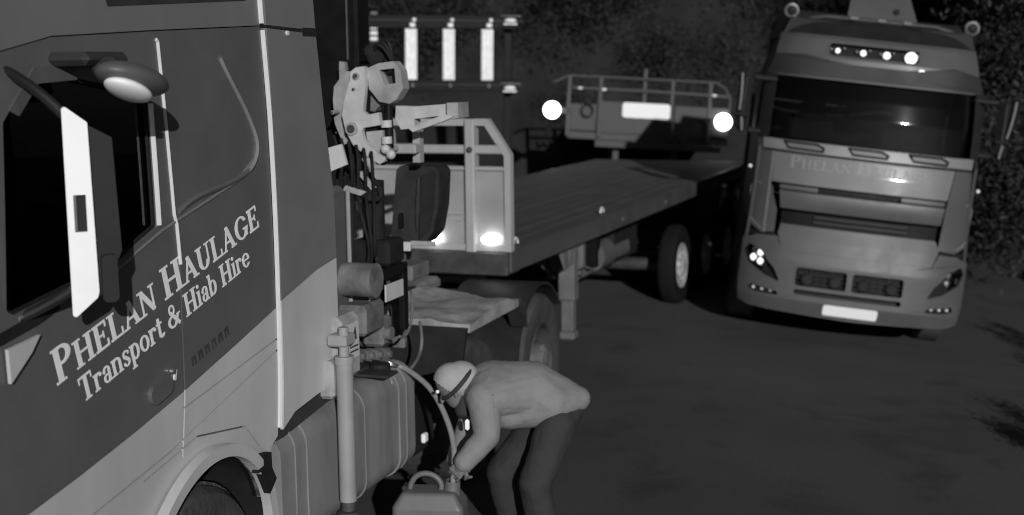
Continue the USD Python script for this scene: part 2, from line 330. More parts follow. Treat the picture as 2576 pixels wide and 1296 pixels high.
# leaf sprigs: three prototypes shared by all hedges
UsdGeom.Scope.Define(stage, '/World/Looks')
protos = []
def leaf_cluster(n, spread, size):
    V, F = [], []
    for i in range(n):
        c = rng.normal(0, spread, 3); a = rng.normal(0, 1, 3); a /= np.linalg.norm(a); b = np.cross(a, rng.normal(0, 1, 3)); b /= np.linalg.norm(b); nn = np.cross(a, b)
        L, W = size * rng.uniform(.7, 1.3), size * rng.uniform(.3, .5); k = len(V)
        V += [c - a * L / 2, c + b * W / 2 + nn * W * .15, c + a * L / 2, c - b * W / 2 + nn * W * .15]; F += [(k, k + 1, k + 2), (k, k + 2, k + 3)]
    return np.array(V), np.array(F)
def foliage(name, label, cat, pts, scales, seed, protos_=3, n=26, spread=.16, size=.12, group=None):
    pi = UsdGeom.PointInstancer.Define(stage, numbered('/World', name)); paths = []
    for k in range(protos_):
        m = usdkit.mesh(stage, f'{pi.GetPath()}/leaf_sprig_{k:03d}', leaf_cluster(n, spread, size), MAT['leaf'])
        paths.append(m.GetPath())
    r = np.random.default_rng(seed); N = len(pts)
    pi.CreatePrototypesRel().SetTargets(paths)
    pi.CreatePositionsAttr(Vt.Vec3fArray.FromNumpy(np.asarray(pts, np.float32)))
    pi.CreateProtoIndicesAttr(Vt.IntArray.FromNumpy(r.integers(0, protos_, N).astype(np.int32)))
    qv = r.normal(0, 1, (N, 4)); qv /= np.linalg.norm(qv, axis=1, keepdims=True)
    pi.CreateOrientationsAttr(Vt.QuathArray([Gf.Quath(float(a), float(b), float(c), float(d)) for a, b, c, d in qv]))
    s = np.asarray(scales, np.float32); pi.CreateScalesAttr(Vt.Vec3fArray.FromNumpy(np.stack([s, s, s], 1)))
    return tag(pi.GetPrim(), label, cat, group, 'stuff')
def clumps(curve, depth, z0, z1, n_clump, per, seed, r0=.35, r1=.8):
    """points in uneven clumps over a hedge face that follows curve(t) -> (x, y)."""
    r = np.random.default_rng(seed); P = []
    for i in range(n_clump):
        t = r.uniform(); x, y = curve(t); z = r.uniform(z0, z1) + .5 * math.sin(9 * t); c = np.array([x, y, z]) + np.array([r.uniform(-.3, .3), r.uniform(0, depth), 0]); rad = r.uniform(r0, r1)
        d = r.normal(0, 1, (per, 3)); d /= np.linalg.norm(d, axis=1, keepdims=True); P.append(c + d * rad * r.uniform(.55, 1, (per, 1)) * np.array([1, .8, .8]))
    return np.vstack(P)
back_curve = lambda t: (-8 + 19 * t, 24.9 - 4.6 * max(0, t - .6) ** 1.2)
pts = clumps(back_curve, 1.8, 2.3, 6.2, 100, 26, 3)
foliage('back_hedge', 'dense hedge with leaf colour darkened as if unlit on top of the bank behind the far trailer', 'hedge', pts, rng.uniform(.8, 1.5, len(pts)), 4, n=70, spread=.17, size=.065)
pts = clumps(back_curve, .4, .2, 2.3, 36, 18, 13, .2, .45)
foliage('ivy', 'ivy and weeds covering the face of the back bank', 'ivy', pts, rng.uniform(.6, 1.1, len(pts)), 14, n=60, spread=.15, size=.06)
side_curve = lambda t: (6.5 + 2.2 * t, 17.2 + 5.0 * t)
pts = clumps(side_curve, .9, .6, 5.4, 80, 26, 5)
foliage('side_hedge', 'tall leafy hedge rising at the right behind the grey lorry cab', 'hedge', pts, rng.uniform(.8, 1.4, len(pts)), 6, n=60, spread=.18, size=.085)
verge_curve = lambda t: (4.35 + 2.7 * t, 8.3 + 6.2 * t)
pts = clumps(verge_curve, .3, -.75, -.15, 50, 12, 8, .10, .22)
foliage('verge_weeds', 'low dark weeds and grass along the right edge of the tarmac', 'weeds', pts, rng.uniform(.5, 1.0, len(pts)), 9, n=40, spread=.08, size=.05)

# ------------------------------------------------------------------ wheels
def wheel(parent, c, r, w, out, name='wheel', far=False, rim_m='dull_chrome', tyre_m='tyre', dish=0.10, twin=False, blocks=True):
    """wheel at c with its outer face towards out (unit vector along local y)."""
    o = np.array([0, out, 0.0]); W = w * (2.1 if twin else 1)
    ri = r * .56
    prof = [(ri, -.01), (r * .62, .0), (r * .78, .012), (r * .93, 0.0), (r * .985, -.03), (r, -.06), (r, -W + .06), (r * .985, -W + .03), (r * .93, -W), (r * .6, -W), (ri, -W + .01)]
    ty = [lathe(prof, c, o, 48)]
    for k in range(36 if not far and blocks else 0):                    # tread blocks and grooves
        a = 2 * math.pi * k / 36
        e = np.array([math.cos(a), 0, math.sin(a)]); tt = np.array([-math.sin(a), 0, math.cos(a)])
        for h0, h1, sh in ((-.055, -.135, 0), (-.155, -w + .05, .5)):
            cc = np.array(c) + e * (r + .002)
            p8 = [cc + tt * (s1 * r * .065 + sh * .03) + e * dz + o * h for s1 in (-1, 1) for dz in (-.01, .009) for h in (h0, h1)]
            ty.append(hull(p8))
    t = obj(name, cat_(ty), tyre_m, parent)
    rim = [lathe([(ri, -.015), (ri * .97, 0), (ri * .93, -.005), (ri * .88, -dish), (ri * .55, -dish - .02), (ri * .5, -dish + .02), (.0, -dish + .02)], c, o, 36)]
    obj('rim', cat_(rim), rim_m, t)
    hub = [lathe([(.13, -dish), (.125, -.0), (.09, .03), (.0, .035)], c, o, 24)]
    obj('hub', cat_(hub), 'grimy_steel' if rim_m == 'dark_steel' else rim_m, t)
    nuts = []
    for k in range(10):
        a = 2 * math.pi * k / 10; b = np.array(c) + np.array([math.cos(a), 0, math.sin(a)]) * .165
        nuts.append(cyl(b + o * (-dish), b + o * (-dish + .045), .017, n=6))
    tag(obj('wheel_nuts', cat_(nuts), rim_m, t), kind='stuff')
    return t

# ------------------------------------------------------------------ near lorry (tractor unit)
TR = heading(-1.327, 5.725, .326)
near = thing('haulage_lorry', 'dark lorry with a white company name sloping up its cab side', 'lorry', TR)
def wside(z, u=0):      # tumblehome of the cab side
    z = np.asarray(z, float)
    return 0.035 * np.clip((z - 2.0) / 1.2, 0, None) ** 1.6 + 0.02 * np.clip((1.5 - z) / .5, 0, None) ** 2
def side(poly, off, thick, edge=.14):   # polygon in (u, z) laid on the cab's near side, standing off outwards
    return sheet(poly, thick, lambda a, b, t: np.stack([a, wside(b) - off - thick + t, b], 1), edge)
def line_on_side(pts, r, off=0.0, n=6):
    p = np.asarray(pts, float)
    p = np.vstack([p[i] + (p[i + 1] - p[i]) * np.linspace(0, 1, 6, endpoint=(i == len(p) - 2))[:, None] for i in range(len(p) - 1)])
    return tube(np.stack([p[:, 0], wside(p[:, 1]) - off, p[:, 1]], 1), r, n)
arch_c = (-.02, .52)
outer = Polygon([(-1.30, 1.0), (-1.36, 1.3), (-1.36, 2.0), (-1.30, 2.9), (-1.18, 3.45), (-.9, 3.72), (.62, 3.82), (.62, 1.08), (.56, 1.04), (.44, .72), (-.62, .72), (-.75, .80), (-1.2, .84)])
arch = affinity.scale(Point(*arch_c).buffer(1, 32), .56, .64)
outer = outer.difference(arch)
win = Polygon([(-1.26, 2.02), (-1.20, 2.66), (-1.06, 2.80), (-.90, 2.825), (-.325, 2.74), (-.325, 2.205), (-.66, 2.085), (-1.22, 2.0)]).buffer(-.02).buffer(.02)
swoosh = [(-1.5, 1.255), (-1.2, 1.285), (-.92, 1.335), (-.55, 1.41), (-.2, 1.49), (.25, 1.605), (.66, 1.715)]
below = Polygon(swoosh + [(.66, .3), (-1.5, .3)])
gaps = unary_union([
    LineString([(-.235, 2.96), (-.21, 2.3), (-.195, 2.2), (-.185, 2.04), (-.19, 1.5), (-.22, 1.21)]).buffer(.006),
    LineString([(-1.18, 2.9), (-.9, 2.955), (-.24, 2.99), (.64, 3.03)]).buffer(.0025),
    LineString([(-.19, 1.42), (.62, 1.555)]).buffer(.004), LineString([(-1.0, 1.13), (-.3, 1.26), (.62, 1.50)]).buffer(.005),
    LineString([(-.50, 1.19), (-.1, 1.27), (.3, 1.21), (.5, 1.02)]).buffer(.004)])
shell = outer.difference(win).difference(gaps)
dark = shell.difference(below); light = shell.intersection(below)
inner = outer.difference(win.buffer(.02))
obj('cab_shell', side(inner, -.045, .02), 'black_plastic', near)
roofz = Polygon([(-2, 4), (1, 4), (1, 3.045), (.64, 3.03), (-.24, 2.99), (-.9, 2.955), (-1.18, 2.9), (-2, 2.7)])
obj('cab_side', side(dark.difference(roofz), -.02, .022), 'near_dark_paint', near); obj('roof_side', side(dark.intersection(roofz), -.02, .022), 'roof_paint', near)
obj('lower_side', side(light, -.02, .022), 'near_light_paint', near, label='light painted lower sweep of the cab side')
# rest of the cab: far side, back, roof, front, floor
prof = np.array(outer.exterior.coords)
top = [(-1.18, 3.45), (-.9, 3.72), (.62, 3.82)]
obj('cab_roof', cat_([hull([(a, w_, z_) for (a, z_) in ((-1.18, 3.44), (-.9, 3.71), (.62, 3.81), (.62, 3.7), (-.8, 3.6)) for w_ in (wside(3.6) + .03, 2.46 - wside(3.6))])]), 'near_dark_paint', near)
obj('cab_back', rbox(.585, .61, .06, 2.44, 1.05, 3.75), 'near_dark_paint', near)
fronts = [(-1.36, 1.0), (-1.37, 2.0)]
obj('front_panel', hull([(x_, w_, z_) for (x_, z_) in ((-1.36, .75), (-1.40, 1.0), (-1.38, 2.05), (-1.30, 2.05), (-1.30, .75)) for w_ in (.06, 2.44)]), 'near_dark_paint', near)
obj('windscreen', hull([(x_, w_, z_) for (x_, z_) in ((-1.375, 2.06), (-1.24, 2.95), (-1.235, 2.95), (-1.365, 2.06)) for w_ in (.16, 2.34)]), 'window_glass', near)
obj('front_header', hull([(x_, w_, z_) for (x_, z_) in ((-1.25, 2.96), (-1.14, 3.44), (-.9, 3.7), (-.85, 3.6), (-1.1, 2.96)) for w_ in (.1, 2.4)]), 'near_dark_paint', near)
fp = outer.difference(win)
far_side = plate_xz(fp, 2.445, 2.465); obj('far_side', far_side, 'near_dark_paint', near)
obj('cab_floor', rbox(-1.3, .58, .07, 2.43, 1.22, 1.28), 'black_plastic', near)
obj('dashboard', hull([(x_, w_, z_) for (x_, z_) in ((-1.3, 1.3), (-1.3, 2.02), (-1.05, 2.08), (-.85, 1.9), (-.9, 1.3)) for w_ in (.1, 2.4)]), 'black_plastic', near)
for k, w0 in enumerate((.28, 1.62)):
    s_ = obj('seat', cat_([rbox(-.62, -.08, w0, w0 + .52, 1.62, 1.78, .05), hull([(x_, w_, z_) for (x_, z_) in ((-.14, 1.74), (.02, 2.5), (.12, 2.5), (.0, 1.74)) for w_ in (w0 + .02, w0 + .50)]), rbox(-.5, -.15, w0 + .1, w0 + .42, 1.28, 1.63)]), 'seat_cloth', near)
    obj('headrest', rbox(.0, .12, w0 + .12, w0 + .40, 2.52, 2.72, .04), 'seat_cloth', s_)
sw = smooth_path([(-.78 + .06 * math.sin(a), 1.9 + .22 * math.cos(a), 1.98 + .19 * math.sin(a)) for a in np.linspace(0, 2 * math.pi, 24)], 40)
obj('steering_wheel', tube(sw, .014), 'black_plastic', near)
obj('sleeper_curtain', rbox(.18, .2, .1, 2.4, 1.4, 3.3), 'curtain', near)
glz = obj('side_window', side(win.buffer(.012), -.034, .005), 'window_glass', near)
wf = win.buffer(.022).difference(win.buffer(-.012)); obj('window_seal', side(wf, -.022, .012), 'black_rubber', near)
obj('window_edge_trim', line_on_side([(-.318, 2.70), (-.318, 2.21)], .011, .004), 'trim_bright', near, label='bright rear edge strip of the side window')
obj('window_top_frame', side(Polygon([(-1.17, 2.70), (-1.02, 2.845), (-.80, 2.86), (-.78, 2.80), (-1.0, 2.79), (-1.12, 2.68)]), .002, .006), 'grey_plastic', near)
obj('sill_trim', line_on_side([(-1.2, 1.985), (-.66, 2.06), (-.3, 2.185), (-.18, 2.215), (.3, 2.33), (.47, 2.42)], .008, .001), 'fairing_paint', near)
obj('door_edge_trim', line_on_side([(-.246, 2.955), (-.235, 2.945), (-.206, 2.24), (-.192, 2.20), (-.18, 2.03)], .0085, .004), 'trim_bright', near, label='bright strip along the rear edge of the door')  # pale tube laid over the door gap
obj('rear_edge_trim', line_on_side([(.622, 3.8), (.625, 3.04)], .014, .006), 'trim_bright', near)  # bright strip painted in as the edge highlight of the panel gap
obj('rear_edge_trim', line_on_side([(.632, 3.01), (.645, 2.6), (.64, 1.9), (.63, 1.12)], .012, .006), 'trim_bright', near, label='long bright strip standing in for the highlight down the rear edge of the cab')
obj('hatch_ridge', line_on_side(smooth_path([(.225, 2.885), (.35, 2.73), (.475, 2.56), (.502, 2.48), (.47, 2.41), (.40, 2.37), (.1, 2.315), (-.17, 2.25)], 26), .014, .002), 'near_dark_paint', near)
obj('hatch_ridge', line_on_side(smooth_path([(.228, 2.88), (.35, 2.73), (.475, 2.56), (.502, 2.48), (.472, 2.415), (.42, 2.38)], 22), .012, .009), 'tank_metal', near)  # lighter overlay on part of the ridge, painted as a lit bevel
obj('roof_groove', side(Polygon([(-.55, 3.075), (.5, 3.14), (.52, 3.17), (-.56, 3.11)]), .001, .004), 'dark_plastic', near)
obj('roof_slot', side(rrect(-1.05, -.2, 3.175, 3.2, .01), .001, .006), 'black_plastic', near)
# lettering: raised vinyl letters set up the slope of the cab side
ang = math.atan2(.40, 1.49)
def put_text(name, text, caps, small, u0, z0, width, mtl, parent, mapper, th=.0025, slope=ang, lab=None):
    gl, adv = layout(text, caps, small); k = width / adv; pa = sub(name, parent, lab)
    for g_ in gl:
        g_ = affinity.scale(g_, k, 1.0, origin=(0, 0)); g_ = affinity.rotate(g_, slope, origin=(0, 0), use_radians=True); g_ = affinity.translate(g_, u0, z0)
        obj('letter', mapper(g_, th), mtl, pa, smooth=False)
put_text('company_name', 'P^HELAN H^AULAGE', .135, .108, -1.015, 1.705, 1.57, 'lettering', near, lambda g_, th: side(g_, .001, th, None), lab='white serif letters PHELAN HAULAGE sloping up the door')
put_text('trade_line', 'Transport & Hiab Hire', .100, .100, -.875, 1.605, 1.32, 'lettering', near, lambda g_, th: side(g_, .001, th, None), lab='white serif letters Transport & Hiab Hire under the company name')
# door handle, lock, small dark badge
dh = obj('door_handle', side(affinity.rotate(rrect(-.46, -.30, 1.50, 1.58, .035), 14), .0, .022), 'near_dark_paint', near)
obj('key_lock', cyl((-.29, -.004, 1.60), (-.29, -.022, 1.60), .012), 'dull_chrome', dh)
obj('handle_glint_strip', side(affinity.rotate(rrect(-.27, -.255, 1.555, 1.60, .004), -15), .002, .008), 'trim_bright', dh)  # pale strip beside the door handle
for k in range(6):
    a0 = -.13 + .055 * k; obj('badge_letter', side(affinity.rotate(sbox(a0, 1.585 + .0145 * k, a0 + .036, 1.625 + .0145 * k).difference(sbox(a0 + .012, 1.585 + .0145 * k, a0 + .024, 1.61 + .0145 * k)), 15), .001, .004, None), 'dark_steel', near)
# light corner piece at the front
obj('corner_deflector', side(Polygon([(-1.29, 1.895), (-1.12, 1.915), (-1.17, 1.86), (-1.285, 1.775)]), .01, .015), 'near_light_paint', near, label='light corner panel under the side window')
obj('corner_shadow_gap', side(Polygon([(-1.32, 1.95), (-1.0, 2.01), (-.98, 1.985), (-1.1, 1.95), (-1.32, 1.91)]), .004, .006), 'black_rubber', near)  # raised black strip under the front of the side window
# wheel arch lip, mud flap, reflector tag and front wheel
lip = affinity.scale(Point(*arch_c).buffer(1, 32), .60, .68).difference(affinity.scale(Point(*arch_c).buffer(1, 32), .545, .625)).intersection(sbox(-2, .68, 2, 3))
obj('wheel_arch', side(lip, .012, .05), 'near_light_paint', near)
lin = affinity.scale(Point(*arch_c).buffer(1, 32), .60, .68).difference(affinity.scale(Point(*arch_c).buffer(1, 32), .56, .64)).intersection(sbox(-2, .5, 2, 3))
obj('arch_liner', plate_xz(lin, .03, .75), 'black_plastic', near)
obj('arch_back', plate_xz(affinity.scale(Point(*arch_c).buffer(1, 32), .6, .68).intersection(sbox(-2, .5, 2, 3)), .75, .77), 'black_plastic', near)
obj('step_latch', plate_xz(Polygon([(.372, 1.06), (.45, 1.05), (.452, .975), (.492, .91), (.425, .855), (.40, .90), (.35, .985), (.315, .985), (.335, 1.0), (.375, 1.005)]), -.045, -.01), 'black_rubber', near, label='small black latch behind the front wheel arch')
wheel(near, (-.02, .06, .5), .5, .31, -1); wheel(near, (-.02, 2.44, .5), .5, .31, 1, far=True)
# close proximity mirror over the side window
def ellipsoid(c, r, rot_z=0, rot_y=0):
    m = trimesh.creation.icosphere(3, 1.0); v = m.vertices * np.array(r)
    cy, sy = math.cos(rot_y), math.sin(rot_y); v = np.stack([v[:, 0] * cy + v[:, 2] * sy, v[:, 1], -v[:, 0] * sy + v[:, 2] * cy], 1)
    cz, sz = math.cos(rot_z), math.sin(rot_z); v = np.stack([v[:, 0] * cz - v[:, 1] * sz, v[:, 0] * sz + v[:, 1] * cz, v[:, 2]], 1)
    m.vertices = v + np.array(c); return m
km = obj('kerb_mirror', ellipsoid((-.76, -.21, 2.80), (.17, .11, .055), 0, math.radians(14)), 'grey_plastic', near, smooth=True, label='oval mirror hung over the side window')
obj('mirror_glass', ellipsoid((-.825, -.235, 2.762), (.105, .075, .03), 0, math.radians(22)), 'white_paint', km, smooth=True)
obj('mirror_arm', cat_([rbox(-.93, -.66, -.14, .06, 2.85, 2.90, .02), rbox(-.85, -.75, -.2, -.08, 2.82, 2.88, .02)]), 'dark_plastic', km)
# main mirror: tall white housing back with a dark slot
def mface(poly, d0, d1):   # plane through (-1.12, -.2) whose local axis runs half outward, half rearward
    ca, sa = math.cos(math.radians(-50)), math.sin(math.radians(-50))
    return sheet(poly, d1 - d0, lambda a, b, t: np.stack([-1.14 + a * ca - (d0 + t) * sa, -.075 + a * sa + (d0 + t) * ca, b], 1))
hp = Polygon([(.085, 2.72), (.168, 2.655), (.178, 2.06), (.172, 2.04), (.085, 1.965)]).buffer(-.01).buffer(.01)
slot = sbox(.108, 2.275, .150, 2.405)
mm = obj('wing_mirror', mface(hp.difference(slot), 0, .02), 'white_paint', near, label='tall white wing mirror housing in front of the side window')
obj('mirror_slot', mface(sbox(.095, 2.25, .165, 2.42), .022, .03), 'black_plastic', mm)
obj('slot_edge', mface(sbox(.108, 2.275, .118, 2.405), .002, .02), 'grey_plastic', mm)
obj('mirror_body', mface(Polygon([(.09, 2.70), (.17, 2.645), (.25, 2.60), (.265, 2.2), (.20, 2.05), (.09, 2.0)]), .032, .12), 'black_plastic', mm)
obj('mirror_bracket', cat_([mface(rrect(.19, .245, 2.02, 2.19, .02), .0, .05)]), 'black_plastic', mm)
for p8 in ([(-1.02, -.10, 2.68), (-1.1, .0, 2.8), (-1.2, .05, 2.86)], [(-1.04, -.10, 2.06), (-1.14, -.02, 2.0), (-1.22, .05, 1.96)]): obj('mirror_stay', tube(smooth_path(p8, 8), .02), 'black_plastic', mm)
#smooth_path([(-1.02, -.10, 2.68), (-1.1, .0, 2.8), (-1.2, .05, 2.86)], 8), .02), tube(smooth_path([(-1.04, -.10, 2.06), (-1.14, -.02, 2.0), (-1.22, .05, 1.96)], 8), .02)]), 'black_plastic', mm)
# side fairing behind the cab
fdark = Polygon([(.665, 3.02), (1.165, 3.0), (1.20, 2.6), (1.262, 2.2), (1.268, 1.86), (1.05, 1.83), (.85, 1.78), (.665, 1.735)])
flight = Polygon([(1.268, 1.857), (1.05, 1.827), (.85, 1.777), (.665, 1.732), (.66, 1.10), (.78, 1.16), (1.02, 1.19), (1.265, 1.20)])
ff = obj('side_fairing', side(fdark, -.02, .03), 'fairing_paint', near)
obj('fairing_top', side(Polygon([(.665, 3.035), (1.165, 3.02), (1.15, 3.8), (.665, 3.8)]), -.02, .03), 'fairing_paint', near)
obj('fairing_lower', side(flight, -.02, .03), 'near_light_paint', near, label='light lower part of the fairing behind the cab')
obj('fairing_screw', cyl((.86, wside(3.03) - .02, 3.0), (.86, wside(3.03) + .0, 3.0), .012, n=10), 'trim_bright', ff)
obj('fairing_bracket', side(rrect(1.02, 1.17, 2.99, 3.03, .01), -.006, .02), 'black_plastic', ff)
obj('far_fairing', plate_xz(fdark.union(flight).buffer(.002), 2.43, 2.46), 'fairing_paint', near)
# fuel tank with straps and filler
def tank(u0, u1, w0, w1, z0, z1, r):
    prof = rrect(w0, w1, z0, z1, r)
    return sheet(prof, u1 - u0, lambda a, b, t: np.stack([u0 + t, a, b], 1))
ft = obj('fuel_tank', cat_([tank(.60, 2.26, -.01, .68, .45, 1.10, .13), hull([(2.26 + d, .335 + (w_ - .335) * k_, .775 + (z_ - .775) * k_) for d, k_ in ((0, 1), (.025, .94)) for (w_, z_) in rrect(-.01, .68, .45, 1.10, .13).exterior.coords])]), 'tank_metal', near, label='large fuel tank with rounded edges behind the front wheel')
for u_ in (.86, 1.33, 2.02):
    pr = rrect(-.018, .686, .443, 1.108, .133).difference(rrect(-.008, .676, .452, 1.098, .128))
    obj('tank_strap', sheet(pr, .05, lambda a, b, t, u_=u_: np.stack([u_ + t, a, b], 1)), 'tank_metal', ft)
for u_ in (.74, 1.55, 2.13):
    pr = rrect(-.016, .684, .445, 1.106, .132).difference(rrect(-.008, .676, .452, 1.098, .128)); obj('tank_rib', sheet(pr, .014, lambda a, b, t, u_=u_: np.stack([u_ + t, a, b], 1)), 'tank_metal', ft)
obj('filler_neck', lathe([(.0, .05), (.06, .05), (.062, .0), (.05, -.02)], (1.93, .06, 1.10), (0, 0, 1), 24), 'black_plastic', ft)
obj('filler_cap', lathe([(.0, .02), (.05, .018), (.055, .0), (.0, 0)], (2.04, .05, 1.125), (.2, -.3, 1), 24), 'dull_chrome', ft)
obj('tank_step', cat_([rbox(1.45, 2.1, .12, .40, 1.112, 1.135), rbox(1.72, 1.88, -.08, .12, 1.112, 1.13)]), 'dark_plastic', ft)
obj('tank_bracket', hull([(u_, w_, z_) for (u_, z_) in ((.52, 1.1), (1.2, 1.19), (1.25, 1.12), (.6, 1.04)) for w_ in (.02, .4)]), 'dark_plastic', near)
# chassis, axles, mudguards
obj('chassis_rail', rbox(.4, 6.1, .80, .88, .70, .98), 'dark_steel', near); obj('chassis_rail', rbox(.4, 6.1, 1.62, 1.70, .70, .98), 'dark_steel', near)
obj('engine_block', rbox(-.9, .9, .85, 1.65, .55, 1.2, .08), 'black_metal', near)
for u_ in (1.2, 2.4, 4.1, 5.9): obj('cross_member', rbox(u_, u_ + .1, .88, 1.62, .74, .94), 'dark_steel', near)
for u_ in (3.48, 4.95):
    obj('axle', cyl((u_, .3, .5), (u_, 2.2, .5), .09), 'dark_steel', near)
wheel(near, (3.48, .05, .5), .50, .29, -1, twin=True, blocks=False, rim_m='dark_steel'); wheel(near, (4.95, .03, .53), .53, .29, -1, twin=True, blocks=False, rim_m='dark_steel')
wheel(near, (3.48, 2.45, .5), .50, .29, 1, far=True, twin=True, blocks=False, rim_m='dark_steel'); wheel(near, (4.95, 2.45, .53), .53, .29, 1, far=True, twin=True, blocks=False, rim_m='dark_steel')
topz = Polygon([(-.06, 1.12), (.0, 1.17), (.3, 1.185), (.62, 1.175), (.66, 1.16), (.66, 1.14), (.0, 1.13)])
guard = cat_([sheet(topz, 1.05, lambda a, b, t: np.stack([3.16 + t, a, b], 1)), ])
def crumpled(u0, u1, w0, w1, zf, nu=34, nw=20, th=.03):
    uu, ww = np.meshgrid(np.linspace(0, 1, nu), np.linspace(0, 1, nw), indexing='ij')
    x = u0 + (u1 + .14 * ww - u0) * uu; y = w0 + (w1 - w0) * ww
    p = np.stack([x * 4.2, y * 4.2, 0 * x], -1); z = zf(uu, ww) + .075 * (meshkit.fbm(p.reshape(-1, 3), 4, 5).reshape(x.shape) - .5) + .03 * np.sin(7 * x + 3 * y) * np.sin(6 * y + 1) 
    tp = np.stack([x, y, z], -1).reshape(-1, 3); bt = np.stack([x, y, 0 * z + 1.10], -1).reshape(-1, 3); N = nu * nw; ix = np.arange(N).reshape(nu, nw)
    q = np.stack([ix[:-1, :-1], ix[1:, :-1], ix[1:, 1:], ix[:-1, 1:]], -1).reshape(-1, 4); f = [q, q[:, ::-1] + N]
    rim = np.r_[ix[0, :], ix[1:, -1], ix[-1, -2::-1], ix[-2:0:-1, 0]]; a, b = rim, np.roll(rim, -1); f.append(np.stack([b, a, a + N, b + N], 1))
    qq = np.vstack(f); m = trimesh.Trimesh(np.vstack([tp, bt]), np.vstack([qq[:, [0, 1, 2]], qq[:, [0, 2, 3]]]), process=False); m.fix_normals(); return m
obj('mudguard', crumpled(3.14, 4.16, -.04, .70, lambda a, b: 1.165 + .03 * np.sin(np.pi * a) + .025 * b), 'tread_plate', near, smooth=40, label='wide mudguard covered in pale lumpy grime')
obj('mudguard_front', hull([(3.13, -.035, 1.135), (3.13, .7, 1.14), (2.98, -.035, .80), (2.98, .7, .80), (3.09, -.035, 1.135), (3.09, .7, 1.14), (2.94, -.035, .80), (2.94, .7, .80)]), 'black_plastic', near)
arcg = Point(4.95, .53).buffer(.62, 32).difference(Point(4.95, .53).buffer(.60, 32)).intersection(Polygon([(4.95, .53), (4.0, .35), (4.0, 2), (5.6, 2), (5.5, .95)]))
obj('mudguard', sheet(arcg, .62, lambda a, b, t: np.stack([a, .03 + t, b], 1)), 'black_plastic', near, smooth=40)
obj('mudguard_flap', hull([(4.22, -.04, 1.15), (4.34, -.04, 1.1), (4.4, -.03, .9), (4.2, -.035, 1.1), (4.22, .1, 1.15), (4.4, .1, .9)]), 'dark_plastic', near)
obj('fifth_wheel', cat_([rbox(3.9, 4.9, .85, 1.65, 1.08, 1.18, .03), rbox(4.1, 4.7, .9, 1.6, .98, 1.08)]), 'grimy_steel', near)
obj('catwalk', rbox(2.4, 3.0, .75, 1.75, .99, 1.02), 'grimy_steel', near)
obj('side_reflector', rbox(2.60, 2.66, .07, .1, .49, .55), 'reflector', near)
obj('air_tank', cyl((2.4, .42, .68), (2.95, .42, .68), .16, n=24), 'black_metal', near)
obj('battery_box', rbox(2.33, 2.9, .12, .72, .40, .84, .03), 'black_plastic', near)
# bits behind the cab: box, air lines, plates
obj('control_box', rbox(1.80, 2.06, .30, .62, 1.20, 2.16, .03), 'grey_plastic', near); obj('control_box_edge', rbox(2.055, 2.075, .285, .31, 1.2, 2.14, .006), 'pole_paint', near)
obj('number_board', rbox(2.33, 2.6, .19, .2, 1.43, 1.535, .003), 'paper', near); obj('number_board', rbox(2.10, 2.20, .19, .2, 1.44, 1.54, .003), 'paper', near)
obj('rail_frame', cat_([rbox(2.05, 2.70, .2, .24, 1.56, 1.63), rbox(2.62, 2.70, .2, .24, 1.2, 1.6)]), 'black_metal', near)
for k in range(5):
    p = smooth_path([(1.95, .45 + .05 * k, 1.55), (2.2 + .03 * k, .34 + .06 * k, 1.22 - .05 * k), (2.5, .4 + .05 * k, 1.12 + .03 * k), (2.95, .7 + .1 * k, 1.25)], 24); obj('air_line', tube(p, .013), 'black_rubber' if k % 2 else 'grimy_steel', near)
obj('valve_block', cat_([rbox(1.92, 2.2, .14, .34, 1.3, 1.48, .02), rbox(2.2, 2.35, .16, .3, 1.18, 1.36, .02), cyl((2.0, .1, 1.62), (2.0, .34, 1.62), .10), cyl((2.25, .12, 1.26), (2.25, .2, 1.26), .04)]), 'grimy_steel', near)
for k in range(4): obj('air_coupling', cat_([cyl((1.78 + .12 * k, .10, 1.22 - .02 * k), (1.78 + .12 * k, .18, 1.22 - .02 * k), .035, n=14), cyl((1.78 + .12 * k, .08, 1.22 - .02 * k), (1.78 + .12 * k, .10, 1.22 - .02 * k), .02, n=10)]), 'grimy_steel', near)
obj('grab_rail', tube(smooth_path([(2.1, .02, 1.02), (2.3, .02, 1.05), (2.42, .02, 1.1), (2.44, .02, 1.3)], 20), .010), 'grimy_steel', near)
p = [(a, .16, z_) for a, z_ in ((2.45, 1.2), (2.62, 1.24), (2.66, 1.34), (2.64, 1.45))]; obj('grab_rail', tube(smooth_path(p, 16), .009), 'grimy_steel', near)

# ------------------------------------------------------------------ loader crane behind the cab
cr_ = thing('loader_crane', 'pale folded loader crane with pinned knuckle plates standing behind the dark cab', 'crane', TR)
Z6 = lambda pts: [(.832 - .000799 * a, 3.061 - .000713 * b) for a, b in pts]
A = Polygon(Z6([(418, 430), (430, 350), (470, 318), (545, 308), (548, 470), (522, 690), (560, 722), (655, 700), (662, 808), (520, 832), (505, 860), (520, 930), (560, 980), (640, 1050), (700, 1090), (690, 1120), (650, 1142), (560, 1090), (430, 980), (370, 860), (343, 720), (360, 620)])).buffer(-.006).buffer(.006)
B = Polygon(Z6([(340, 350), (395, 350), (405, 460), (335, 610), (325, 720), (370, 870), (372, 960), (300, 985), (232, 800), (220, 700), (300, 520)])).buffer(-.005).buffer(.005)
C = Polygon(Z6([(236, 262), (280, 270), (304, 450), (240, 570), (212, 690), (250, 830), (275, 920), (190, 890), (172, 600), (185, 480), (232, 420)])).buffer(-.005).buffer(.005)
hook_o = Polygon(Z6([(545, 330), (640, 290), (760, 275), (815, 350), (832, 500), (775, 590), (720, 622), (640, 605), (560, 500)])).buffer(-.008).buffer(.012)
hook = hook_o.difference(Polygon(Z6([(648, 345), (765, 335), (772, 450), (690, 462)])).buffer(.004))
